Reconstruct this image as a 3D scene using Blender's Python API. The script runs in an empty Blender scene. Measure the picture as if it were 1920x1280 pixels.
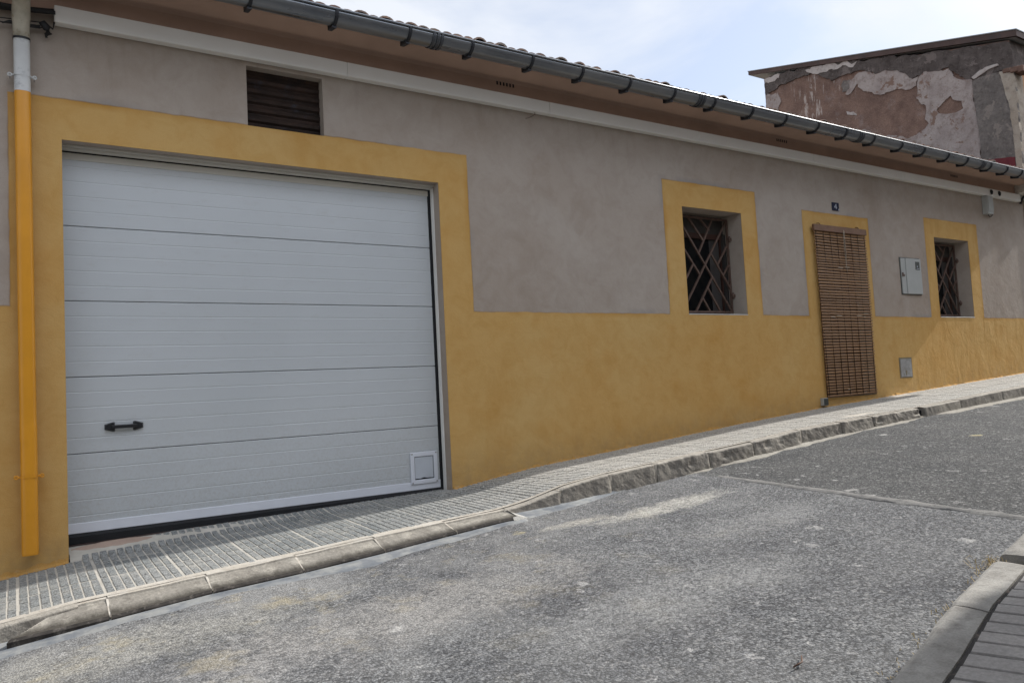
import bpy, bmesh, math, random
from mathutils import Vector, Matrix, noise
from mathutils.geometry import tessellate_polygon
random.seed(7)
rad = math.radians
S = bpy.context.scene
COL = S.collection

# ------------------------------------------------------------------ camera
cam_d = bpy.data.cameras.new('camera')
cam = bpy.data.objects.new('camera', cam_d); COL.objects.link(cam)
cam_d.sensor_width = 36.0; cam_d.lens = 36.0 * 1442 / 1920
cam_d.clip_start = 0.05; cam_d.clip_end = 2000
r_, u_, f_ = Vector((.8363, -.5467, -.0513)), Vector((.0107, -.0799, .9968)), Vector((.5461, .8349, .0613))
YAW, PIT, ROL = rad(33.176), rad(3.517), rad(-3.017)
f_ = Vector((math.sin(YAW)*math.cos(PIT), math.cos(YAW)*math.cos(PIT), math.sin(PIT)))
r0 = Vector((math.cos(YAW), -math.sin(YAW), 0)); u0 = r0.cross(f_)
r_ = math.cos(ROL)*r0 + math.sin(ROL)*u0; u_ = -math.sin(ROL)*r0 + math.cos(ROL)*u0
cam.matrix_world = Matrix(((r_.x, u_.x, -f_.x, -.285), (r_.y, u_.y, -f_.y, -5.765), (r_.z, u_.z, -f_.z, .783), (0, 0, 0, 1)))
S.camera = cam
S.render.resolution_x = 1024; S.render.resolution_y = 682

# ------------------------------------------------------------------ light
SUN = Vector((1.39, -.075, 1.0)).normalized()
EL = math.asin(SUN.z); AZ = math.atan2(SUN.x, SUN.y)
sd = bpy.data.lights.new('sun', 'SUN'); sd.energy = 3.7; sd.angle = rad(.6); sd.color = (1, .96, .90)
so = bpy.data.objects.new('sun', sd); COL.objects.link(so)
so.rotation_euler = (-SUN).to_track_quat('-Z', 'Y').to_euler()
W = bpy.data.worlds.new('World'); S.world = W; W.use_nodes = True
wn, wl = W.node_tree.nodes, W.node_tree.links
wn.clear()
wo = wn.new('ShaderNodeOutputWorld'); bg = wn.new('ShaderNodeBackground'); sky = wn.new('ShaderNodeTexSky')
sky.sky_type = 'NISHITA'; sky.sun_disc = False; sky.sun_elevation = EL; sky.sun_rotation = AZ
sky.air_density = 1.0; sky.dust_density = 1.2; sky.ozone_density = 1.2
tc = wn.new('ShaderNodeTexCoord'); mp = wn.new('ShaderNodeMapping'); mp.inputs['Scale'].default_value = (1, 1, 2.4)
n1 = wn.new('ShaderNodeTexNoise'); n1.inputs['Scale'].default_value = 2.6; n1.inputs['Detail'].default_value = 7; n1.inputs['Roughness'].default_value = .55
n1.inputs['Distortion'].default_value = .35
rp = wn.new('ShaderNodeValToRGB'); rp.color_ramp.elements[0].position = .38; rp.color_ramp.elements[1].position = .60
rp.color_ramp.elements[0].color = (.42, .42, .42, 1); rp.color_ramp.elements[1].color = (.93, .93, .93, 1)
mx = wn.new('ShaderNodeMix'); mx.data_type = 'RGBA'
# thin bright cloud, in the sky texture's own units; added gain brightens the unseen camera-side sky to light the walls
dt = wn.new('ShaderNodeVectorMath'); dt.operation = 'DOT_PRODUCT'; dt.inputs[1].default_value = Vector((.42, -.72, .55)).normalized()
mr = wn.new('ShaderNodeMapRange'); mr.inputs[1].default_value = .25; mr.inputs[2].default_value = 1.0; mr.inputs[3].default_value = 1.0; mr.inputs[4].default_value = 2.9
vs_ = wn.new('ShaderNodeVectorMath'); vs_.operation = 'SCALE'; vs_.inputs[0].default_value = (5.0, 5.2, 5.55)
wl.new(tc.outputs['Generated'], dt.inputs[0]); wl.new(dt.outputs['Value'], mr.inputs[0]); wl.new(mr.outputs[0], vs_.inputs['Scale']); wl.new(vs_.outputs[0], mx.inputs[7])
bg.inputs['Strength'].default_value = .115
wl.new(tc.outputs['Generated'], mp.inputs['Vector']); wl.new(mp.outputs[0], n1.inputs['Vector'])
wl.new(n1.outputs[0], rp.inputs[0]); wl.new(rp.outputs[0], mx.inputs[0]); ml = wn.new('ShaderNodeVectorMath'); ml.operation = 'MULTIPLY'; ml.inputs[1].default_value = (.80, .83, .88)
wl.new(sky.outputs[0], ml.inputs[0]); wl.new(ml.outputs[0], mx.inputs[6])
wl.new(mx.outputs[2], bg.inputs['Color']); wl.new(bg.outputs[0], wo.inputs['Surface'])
S.view_settings.view_transform = 'Standard'; S.view_settings.look = 'None'
S.view_settings.exposure = 0.70; S.view_settings.gamma = 1.0

# ------------------------------------------------------------------ helpers
class MB:
    """collects geometry of ONE mesh object"""
    def __init__(s): s.v = []; s.f = []; s.m = []; s.sm = []
    def add(s, vs, fs, m=0, smooth=False):
        o = len(s.v); s.v += [tuple(v) for v in vs]
        for f in fs: s.f.append(tuple(i+o for i in f)); s.m.append(m); s.sm.append(smooth)
    def box(s, x0, x1, y0, y1, z0, z1, m=0):
        vs = [(x, y, z) for x in (x0, x1) for y in (y0, y1) for z in (z0, z1)]
        s.add(vs, [(0, 1, 3, 2), (4, 6, 7, 5), (0, 4, 5, 1), (2, 3, 7, 6), (0, 2, 6, 4), (1, 5, 7, 3)], m)
    def bbox(s, x0, x1, y0, y1, z0, z1, b=.004, m=0):
        """box with bevelled edges"""
        bm = bmesh.new(); bmesh.ops.create_cube(bm, size=1)
        for v in bm.verts: v.co = ((x0+x1)/2+v.co.x*(x1-x0), (y0+y1)/2+v.co.y*(y1-y0), (z0+z1)/2+v.co.z*(z1-z0))
        bmesh.ops.bevel(bm, geom=list(bm.edges), offset=b, segments=2, affect='EDGES', profile=.5)
        bm.verts.index_update(); s.add([v.co[:] for v in bm.verts], [[v.index for v in f.verts] for f in bm.faces], m); bm.free()
    def quad(s, a, b, c, d, m=0): s.add([a, b, c, d], [(0, 1, 2, 3)], m)
    def tube(s, pts, r, n=10, m=0, cap=True, smooth=True):
        pts = [Vector(p) for p in pts]; rs = r if isinstance(r, (list, tuple)) else [r]*len(pts)
        vs = []; up = Vector((0, 0, 1))
        for i, p in enumerate(pts):
            t = (pts[min(i+1, len(pts)-1)] - pts[max(i-1, 0)]).normalized()
            a = t.cross(up)
            if a.length < .05: a = t.cross(Vector((0, 1, 0)))
            a.normalize(); b = t.cross(a)
            for k in range(n):
                an = 2*math.pi*k/n; vs.append(p + a*math.cos(an)*rs[i] + b*math.sin(an)*rs[i])
        fs = [(i*n+k, i*n+(k+1) % n, (i+1)*n+(k+1) % n, (i+1)*n+k) for i in range(len(pts)-1) for k in range(n)]
        s.add(vs, fs, m, smooth)
        if cap:
            o = len(s.v)-len(vs)
            for base in (0, (len(pts)-1)*n):
                s.f.append(tuple(o+base+k for k in range(n))); s.m.append(m); s.sm.append(False)
    def loft(s, prof, xs, m=0, smooth=False, close=False, fn=None):
        """profile [(y,z)] swept along x stations"""
        n = len(prof); vs = []
        for x in xs:
            for (y, z) in prof:
                p = (x, y, z); vs.append(fn(p) if fn else p)
        kk = n if close else n-1
        fs = [(i*n+k, i*n+(k+1) % n, (i+1)*n+(k+1) % n, (i+1)*n+k) for i in range(len(xs)-1) for k in range(kk)]
        s.add(vs, fs, m, smooth)
    def build(s, name, mats, parent=None):
        me = bpy.data.meshes.new(name); me.from_pydata(s.v, [], s.f)
        for mt in (mats if isinstance(mats, (list, tuple)) else [mats]): me.materials.append(mt)
        me.polygons.foreach_set('material_index', s.m); me.polygons.foreach_set('use_smooth', s.sm)
        bm = bmesh.new(); bm.from_mesh(me); bmesh.ops.recalc_face_normals(bm, faces=bm.faces); bm.to_mesh(me); bm.free()
        me.update(); o = bpy.data.objects.new(name, me); COL.objects.link(o)
        if parent: o.parent = parent; o.matrix_parent_inverse = parent.matrix_world.inverted()
        return o
def tag(o, label=None, cat=None, group=None, kind=None):
    for k, v in (('label', label), ('category', cat), ('group', group), ('kind', kind)):
        if v: o[k] = v
    return o
def empty(name, loc=(0, 0, 0)):
    o = bpy.data.objects.new(name, None); COL.objects.link(o); o.location = loc
    o.matrix_world = Matrix.Translation(loc); return o
def interp(x, t):
    if x <= t[0][0]: return t[0][1]
    for (a, b), (c, d) in zip(t, t[1:]):
        if x <= c: return b + (d-b)*(x-a)/(c-a)
    return t[-1][1]
def frange(a, b, st):
    n = max(1, int(round((b-a)/st))); return [a+(b-a)*i/n for i in range(n+1)]

# ------------------------------------------------------------------ materials
class NT:
    def __init__(s, name):
        s.mat = bpy.data.materials.new(name); s.mat.use_nodes = True
        s.t = s.mat.node_tree; s.n = s.t.nodes; s.l = s.t.links
        s.b = s.n['Principled BSDF']; s.geo = s.n.new('ShaderNodeNewGeometry')
        s.P = s.geo.outputs['Position']
    def set(s, sock, v):
        if hasattr(v, 'node'): s.l.new(v, sock)
        elif isinstance(v, (tuple, list)) and len(v) == 3 and sock.type == 'RGBA': sock.default_value = (*v, 1)
        else: sock.default_value = v
    def math(s, op, a, b=0.0, c=None, clamp=False):
        m = s.n.new('ShaderNodeMath'); m.operation = op; m.use_clamp = clamp
        s.set(m.inputs[0], a); s.set(m.inputs[1], b)
        if c is not None: s.set(m.inputs[2], c)
        return m.outputs[0]
    def vmath(s, op, a, b):
        m = s.n.new('ShaderNodeVectorMath'); m.operation = op; s.set(m.inputs[0], a); s.set(m.inputs[1], b); return m.outputs[0]
    def sep(s, v=None):
        m = s.n.new('ShaderNodeSeparateXYZ'); s.set(m.inputs[0], v or s.P); return m.outputs
    def noise(s, scale, detail=3, rough=.5, vec=None, stretch=None, dist=0, off=None):
        m = s.n.new('ShaderNodeTexNoise'); m.inputs['Scale'].default_value = scale; m.inputs['Detail'].default_value = detail
        m.inputs['Roughness'].default_value = rough; m.inputs['Distortion'].default_value = dist
        v = vec or s.P
        if stretch: v = s.vmath('MULTIPLY', v, stretch)
        if off: v = s.vmath('ADD', v, off)
        s.l.new(v, m.inputs['Vector']); return m.outputs[0]
    def noisec(s, scale, detail=2):
        m = s.n.new('ShaderNodeTexNoise'); m.inputs['Scale'].default_value = scale; m.inputs['Detail'].default_value = detail
        s.l.new(s.P, m.inputs['Vector']); return m.outputs[1]
    def voro(s, scale, feature='F1', stretch=None, vec=None, out=0, rnd=1.0):
        m = s.n.new('ShaderNodeTexVoronoi'); m.feature = feature; m.inputs['Scale'].default_value = scale
        m.inputs['Randomness'].default_value = rnd
        v = vec or s.P
        if stretch: v = s.vmath('MULTIPLY', v, stretch)
        s.l.new(v, m.inputs['Vector']); return m.outputs[out]
    def rng(s, v, a, b, c=0.0, d=1.0):
        m = s.n.new('ShaderNodeMapRange'); s.set(m.inputs[0], v)
        for i, k in enumerate((a, b, c, d)): m.inputs[i+1].default_value = k
        return m.outputs[0]
    def mix(s, f, a, b, mode='MIX'):
        m = s.n.new('ShaderNodeMix'); m.data_type = 'RGBA'; m.blend_type = mode
        s.set(m.inputs[0], f); s.set(m.inputs[6], a); s.set(m.inputs[7], b); return m.outputs[2]
    def bump(s, h, strength=.3, dist=.01, nrm=None):
        m = s.n.new('ShaderNodeBump'); m.inputs['Strength'].default_value = strength; m.inputs['Distance'].default_value = dist
        s.l.new(h, m.inputs['Height'])
        if nrm: s.l.new(nrm, m.inputs['Normal'])
        return m.outputs[0]
    def out(s, col=None, rough=.8, nrm=None, metal=0.0, spec=.3):
        if col is not None: s.set(s.b.inputs['Base Color'], col)
        s.set(s.b.inputs['Roughness'], rough); s.set(s.b.inputs['Metallic'], metal)
        s.b.inputs['Specular IOR Level'].default_value = spec
        if nrm: s.l.new(nrm, s.b.inputs['Normal'])
        return s.mat
def simple(name, col, rough=.7, metal=0.0, var=.12, scale=9, bscale=120, bs=.15, spec=.35, dirt=None):
    t = NT(name); a = t.noise(scale, 4, .6)
    c = t.mix(t.rng(a, .3, .7), tuple(k*(1-var) for k in col), tuple(min(1, k*(1+var)) for k in col))
    if dirt: c = t.mix(t.rng(t.noise(scale*1.7, 5, .65, off=(3, 1, 5)), .55, .72), c, dirt)
    return t.out(c, rough, t.bump(t.noise(bscale, 3), bs, .004), metal, spec)

OCHRE, OCHRE_D, OCHRE_L = (.535, .330, .118), (.475, .250, .060), (.545, .360, .145)
GREYW, GREYW2 = (.345, .287, .240), (.400, .352, .310)
def wall_material():
    t = NT('painted_render')
    w = t.vmath('ADD', t.P, t.vmath('MULTIPLY', t.vmath('SUBTRACT', t.noisec(7, 5), (.5, .5, .5)), (.020, 0, .020)))
    x, y, z = t.sep(w); yy = t.sep()[1]
    def boxd(x0, x1, z0, z1):
        a = t.math('SUBTRACT', t.math('ABSOLUTE', t.math('SUBTRACT', x, (x0+x1)/2)), (x1-x0)/2)
        b = t.math('SUBTRACT', t.math('ABSOLUTE', t.math('SUBTRACT', z, (z0+z1)/2)), (z1-z0)/2)
        return t.math('MAXIMUM', a, b)
    d = t.math('SUBTRACT', z, 1.472)
    for b in ((-.285, 3.105, -1, 2.858), (5.465, 6.935, 1, 2.90), (7.775, 9.15, 0, 2.762), (10.505, 11.975, 1, 2.885)):
        d = t.math('MINIMUM', d, boxd(*b))
    mask = t.math('MULTIPLY', t.math('LESS_THAN', d, 0.0), t.math('LESS_THAN', yy, .006))
    big = t.noise(.9, 5, .55, dist=.6); mid = t.noise(3.2, 5, .6, off=(9, 2, 4)); wash = t.noise(1.6, 5, .6, stretch=(1.6, 1, .55), off=(4, 4, 1))
    yel = t.mix(t.rng(big, .35, .68), OCHRE, OCHRE_L)
    yel = t.mix(t.math('MULTIPLY', t.rng(mid, .5, .75), .42), yel, OCHRE_D)
    yel = t.mix(t.math('MULTIPLY', t.rng(wash, .52, .75), .4), yel, (.465, .255, .07))
    # brush overlap along the painted borders
    edge = t.math('MULTIPLY', t.rng(d, -.05, -.004), t.rng(t.noise(2.2, 3, off=(1, 7, 3)), .35, .7))
    yel = t.mix(t.rng(t.noise(6.5, 6, .68, off=(4, 3, 2), dist=.8), .42, .68), yel, t.mix(1, yel, (.93, .89, .80), 'MULTIPLY'))
    yel = t.mix(t.math('MULTIPLY', edge, .85), yel, (.43, .225, .05))
    # rain streaks and patches low on the dado to the right
    stk = t.noise(2.5, 4, .6, stretch=(3.5, 1, .35), off=(2, 0, 8))
    yel = t.mix(t.math('MULTIPLY', t.math('MULTIPLY', t.rng(stk, .5, .75), t.rng(x, 8.8, 10.5)), .6), yel, (.40, .22, .06))
    gry = t.mix(t.rng(t.noise(.7, 6, .55, off=(5, 5, 5), dist=.5), .33, .67), GREYW, GREYW2)
    gry = t.mix(t.rng(t.noise(5.5, 6, .68, off=(1, 3, 2), dist=.7), .42, .66), gry, t.mix(1, gry, (.90, .885, .87), 'MULTIPLY'))
    gry = t.mix(t.math('MULTIPLY', t.rng(t.noise(2.6, 5, .65, off=(8, 1, 2)), .52, .75), .45), gry, (.43, .385, .35))
    # grey smears beside the ochre border
    sm = t.math('MULTIPLY', t.math('MULTIPLY', t.rng(d, .06, .015), t.math('GREATER_THAN', d, 0.0)), t.rng(t.noise(1.3, 3, off=(0, 3, 6)), .5, .62))
    gry = t.mix(t.math('MULTIPLY', sm, .5), gry, (.24, .235, .235))
    rim = t.math('MULTIPLY', t.rng(t.math('ABSOLUTE', d), .008, .001), t.rng(t.noise(3, 4), .35, .62))
    c = t.mix(mask, gry, yel); c = t.mix(t.math('MULTIPLY', rim, .6), c, (.22, .15, .08))
    grain = t.noise(160, 3, .6); trow = t.noise(7, 5, .6, stretch=(1, 1, 1.5), dist=1.0); swirl = t.noise(2.2, 3, .5)
    c = t.mix(.10, c, t.mix(1, c, t.rng(grain, .3, .7, .45, 1.5), 'MULTIPLY'))
    n = t.bump(grain, .22, .004); n = t.bump(trow, .30, .012, n); n = t.bump(swirl, .25, .03, n)
    uneven = t.n.new('ShaderNodeBump'); uneven.inputs['Distance'].default_value = .05
    t.l.new(t.noise(3.4, 5, .6, stretch=(1.3, 1, .8), off=(7, 7, 7), dist=.8), uneven.inputs['Height']); t.l.new(n, uneven.inputs['Normal'])
    t.l.new(t.math('MULTIPLY', t.math('MULTIPLY', t.rng(t.sep()[0], 9.2, 9.8), t.rng(t.sep()[2], 2.4, 1.3)), .20), uneven.inputs['Strength'])
    # faint marks: hand-sized patches, drips under the eaves and fine cracks
    pz = t.sep()[2]
    drip = t.math('MULTIPLY', t.rng(t.noise(1.0, 4, .7, stretch=(9, 1, .5), off=(3, 0, 2)), .56, .70), t.rng(pz, 2.7, 3.4))
    c = t.mix(t.math('MULTIPLY', drip, .22), c, (.20, .165, .14))
    ck = t.voro(.55, feature='DISTANCE_TO_EDGE', vec=t.vmath('ADD', t.P, t.vmath('MULTIPLY', t.vmath('SUBTRACT', t.noisec(3, 5), (.5, .5, .5)), (.5, .5, .5))))
    crack = t.math('MULTIPLY', t.rng(ck, .0035, .0008), t.rng(t.noise(.8, 2, off=(6, 6, 1)), .52, .6))
    splash = t.math('MULTIPLY', t.rng(t.math('SUBTRACT', pz, t.math('MULTIPLY', t.sep()[0], .062)), .12, -.12), t.rng(t.noise(9, 5, .7), .4, .66))
    c = t.mix(t.math('MULTIPLY', splash, .45), c, (.34, .235, .12))
    return t.out(c, .92, uneven.outputs[0], spec=.15)
M_WALL = wall_material()
def trowel(name, c1, c2, c3, scale=2, rough=.95, bs=.5, bd=.02, flake=None, th=.6):
    t = NT(name); a = t.noise(scale, 6, .62, dist=.5); b = t.noise(scale*3.1, 6, .65, off=(4, 2, 9)); g = t.noise(scale*28, 4, .6)
    c = t.mix(t.rng(a, .33, .68), c1, c2); c = t.mix(t.math('MULTIPLY', t.rng(b, .5, .7), .75), c, c3)
    if flake:
        fl = t.noise(3.1, 7, .68, off=(2, 6, 4), dist=.3); c = t.mix(t.rng(fl, th, th+.02), c, flake)
        c = t.mix(t.math('MULTIPLY', t.rng(t.noise(12, 5, .75, off=(5, 5, 1)), .60, .64), .8), c, flake)
    c = t.mix(.35, c, t.mix(1, c, t.rng(g, .3, .7, .6, 1.4), 'MULTIPLY'))
    n = t.bump(b, bs, bd); n = t.bump(g, bs, bd*.35, n); return t.out(c, rough, n, spec=.12)
M_ADOBE = trowel('adobe', (.20, .118, .09), (.29, .18, .13), (.13, .085, .07), 2.6, .95, 1.0, .05)
def adobe_mat():
    t = NT('adobe'); x, y, z = t.sep(); a = t.noise(1.6, 6, .65, dist=.6); b = t.noise(6, 6, .7, off=(4, 2, 9)); g = t.noise(60, 4, .65)
    c = t.mix(t.rng(a, .33, .67), (.165, .108, .088), (.255, .168, .132)); c = t.mix(t.math('MULTIPLY', t.rng(b, .48, .66), .7), c, (.14, .09, .075))
    c = t.mix(t.math('MULTIPLY', t.rng(t.noise(2.2, 5, .7, off=(1, 8, 3)), .56, .7), .55), c, (.30, .25, .235))
    st = t.noise(1.0, 4, .75, stretch=(1, 14, 1.6)); win = t.math('MULTIPLY', t.rng(y, 2.7, 3.2), t.rng(y, 4.3, 3.9))
    lime = t.math('MULTIPLY', t.math('MULTIPLY', t.rng(st, .57, .62), win), t.rng(t.noise(5, 3, .6, off=(2, 1, 7)), .42, .52))
    c = t.mix(t.math('MULTIPLY', lime, .8), c, (.50, .44, .40)); c = t.mix(.5, c, t.mix(1, c, t.rng(g, .3, .7, .45, 1.55), 'MULTIPLY'))
    return t.out(c, .95, t.bump(g, .8, .012, t.bump(b, .8, .04)), spec=.1)
M_ADOBE = adobe_mat()
M_PLAST = trowel('old_pink_plaster', (.29, .245, .23), (.40, .35, .325), (.20, .155, .135), 3.4, .95, .6, .02, (.215, .145, .115), .575)
M_CEM = trowel('rough_grey_cement', (.10, .083, .076), (.165, .14, .13), (.06, .05, .046), 4.2, .95, 1.0, .05, (.22, .185, .17), .60)
M_CEM2 = trowel('grey_cement_column', (.175, .155, .143), (.27, .24, .22), (.115, .10, .092), 4.5, .95, 1.0, .05, (.31, .27, .24), .59)
M_RED = trowel('dark_red_paint', (.13, .028, .035), (.16, .04, .045), (.10, .02, .03), 3, .8, .3, .01)
M_LIME = trowel('lime_smear', (.40, .36, .335), (.50, .455, .43), (.27, .22, .20), 6)
M_ORANGE = trowel('orange_render', (.42, .235, .135), (.47, .28, .16), (.36, .19, .10), 1.5)
M_QUOIN = trowel('beige_corner_render', (.33, .275, .22), (.40, .355, .30), (.20, .165, .14), 4.0)
M_MORTAR = trowel('pale_mortar', (.42, .385, .33), (.50, .47, .42), (.33, .29, .24), 6, .95, .4, .008)
M_SOFFIT = simple('brown_soffit_paint', (.43, .30, .235), .85, var=.10, scale=2.0, bscale=30, bs=.15, spec=.15)
M_TRIM = simple('white_trunking', (.74, .73, .70), .55, var=.05, scale=1.2, bscale=60, bs=.04)
M_TRIM2 = simple('cream_steel', (.56, .545, .50), .5, var=.05, scale=2, bscale=60, bs=.03)
M_BLACK = simple('black_rubber', (.012, .013, .016), .7, var=.2)
M_BLACKP = simple('black_plastic', (.016, .017, .02), .42, var=.15, bs=.05)
M_CABLE = simple('black_cable', (.02, .02, .022), .6, var=.2)
M_WHITEAL = simple('white_aluminium', (.66, .69, .76), .4, var=.03, bs=.03)
M_PIPEY = simple('ochre_painted_pipe', (.64, .28, .018), .34, var=.07, scale=3, bscale=14, bs=.05, spec=.45)
M_PIPEW = simple('old_white_pipe', (.56, .57, .57), .6, var=.08, scale=6, bscale=40, bs=.15, dirt=(.30, .31, .33))
M_PIPED = simple('stained_white_pipe', (.42, .39, .32), .65, var=.25, scale=9, bscale=30, bs=.15, dirt=(.19, .135, .075))
M_ZINCB = simple('dark_gutter_clip', (.030, .032, .038), .55, .3, var=.2)
M_WOOD = simple('dark_door_wood', (.09, .045, .028), .6, var=.25, scale=4)
M_FRAME = simple('brown_window_frame', (.05, .022, .016), .55, var=.2, scale=5)
M_IRON = simple('brown_painted_iron', (.125, .082, .066), .55, .2, var=.25, scale=20, bs=.3)
M_BOXG = simple('grey_plastic_box', (.36, .37, .36), .6, var=.06, scale=4, bs=.05)
M_STEEL = simple('dull_steel_cover', (.30, .30, .30), .5, .25, var=.12, scale=14, dirt=(.19, .19, .17))
M_DKGREY = simple('dark_grey_window', (.05, .056, .052), .5, var=.2)
M_NAVY = simple('navy_enamel', (.006, .010, .035), .5, var=.1, spec=.15)
M_WENAM = simple('white_enamel', (.34, .36, .42), .35, var=.08)
M_BEIGE = simple('camera_side_render', (.46, .42, .36), .9, var=.08, scale=1.5)
M_FASCIA = simple('brown_fascia', (.085, .055, .047), .7, .1, var=.3, scale=3, dirt=(.05, .045, .045))
M_SHEET = simple('grey_roof_sheet', (.30, .31, .31), .7, var=.12, scale=2)
M_CURT = simple('grey_inner_panel', (.055, .05, .048), .8, var=.1)
M_STRAW = simple('dry_weed', (.40, .31, .16), .9, var=.3)

def zinc():
    t = NT('weathered_zinc'); a = t.noise(1.4, 4, .6, stretch=(1, 3, 3)); b = t.noise(30, 3, .6, stretch=(.15, 1, 1))
    c = t.mix(t.rng(a, .3, .7), (.15, .165, .19), (.24, .25, .26)); c = t.mix(t.math('MULTIPLY', t.rng(b, .5, .75), .3), c, (.12, .13, .14))
    return t.out(c, t.rng(a, .3, .7, .24, .36), t.bump(a, .1, .01), .7, .5)
M_ZINC = zinc()
def glass():
    t = NT('dark_window_glass'); return t.out((.006, .007, .008), .18, None, 0, .10)
M_GLASS = glass()
def tiles_mat():
    t = NT('clay_tile'); v = t.voro(4.9, stretch=(1, .9, 0), out=1)
    c = t.mix(.55, (.22, .125, .09), t.mix(t.sep(v)[0], (.13, .085, .07), (.30, .21, .165)))
    c = t.mix(t.math('MULTIPLY', t.rng(t.noise(14, 5, .65), .42, .6), .75), c, (.16, .15, .135))
    return t.out(c, .9, t.bump(t.noise(60, 4), .4, .006), spec=.15)
M_TILE = tiles_mat()
def door_panel():
    t = NT('white_stucco_steel')
    a = t.noise(1.1, 4, .5); e = t.noise(420, 2, .5, stretch=(1, 1, 1)); s = t.noise(9, 5, .7, stretch=(1, 1, 3))
    c = t.mix(t.rng(a, .3, .7), (.475, .505, .53), (.515, .545, .572))
    c = t.mix(t.math('MULTIPLY', t.rng(s, .56, .76), .28), c, (.40, .40, .39))
    low = t.rng(t.sep()[2], .9, -.05, 0, .55)
    c = t.mix(t.math('MULTIPLY', low, t.rng(t.noise(60, 4, .7), .45, .7)), c, (.36, .35, .33))
    return t.out(c, .45, t.bump(e, .25, .0016), spec=.4)
M_PANEL = door_panel()
def rust_mat():
    t = NT('rusted_louver'); a = t.noise(4, 6, .65, stretch=(1, 1, 2.5)); b = t.noise(9, 5, .7, off=(2, 2, 2))
    c = t.mix(t.rng(a, .35, .65), (.018, .013, .011), (.055, .032, .024)); c = t.mix(t.math('MULTIPLY', t.rng(b, .56, .7), .6), c, (.05, .055, .075))
    return t.out(c, .75, t.bump(b, .4, .006), .15)
M_RUST = rust_mat()
def bamboo():
    t = NT('lacquered_reed'); x, y, z = t.sep()
    sl = t.noise(1, 0, 0, stretch=(0, 0, 38), off=(1, 1, 0)); st = t.noise(22, 3, .6, stretch=(.6, 1, 9))
    c = t.mix(t.rng(sl, .3, .7), (.185, .096, .040), (.28, .152, .066)); c = t.mix(t.math('MULTIPLY', t.rng(st, .5, .75), .5), c, (.35, .19, .10))
    return t.out(c, .5, t.bump(st, .3, .003), spec=.4)
M_REED = bamboo()
M_REEDL = simple('pale_reed', (.42, .35, .27), .6, var=.1)
M_CORD = simple('dark_cord', (.03, .018, .014), .8)

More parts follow.
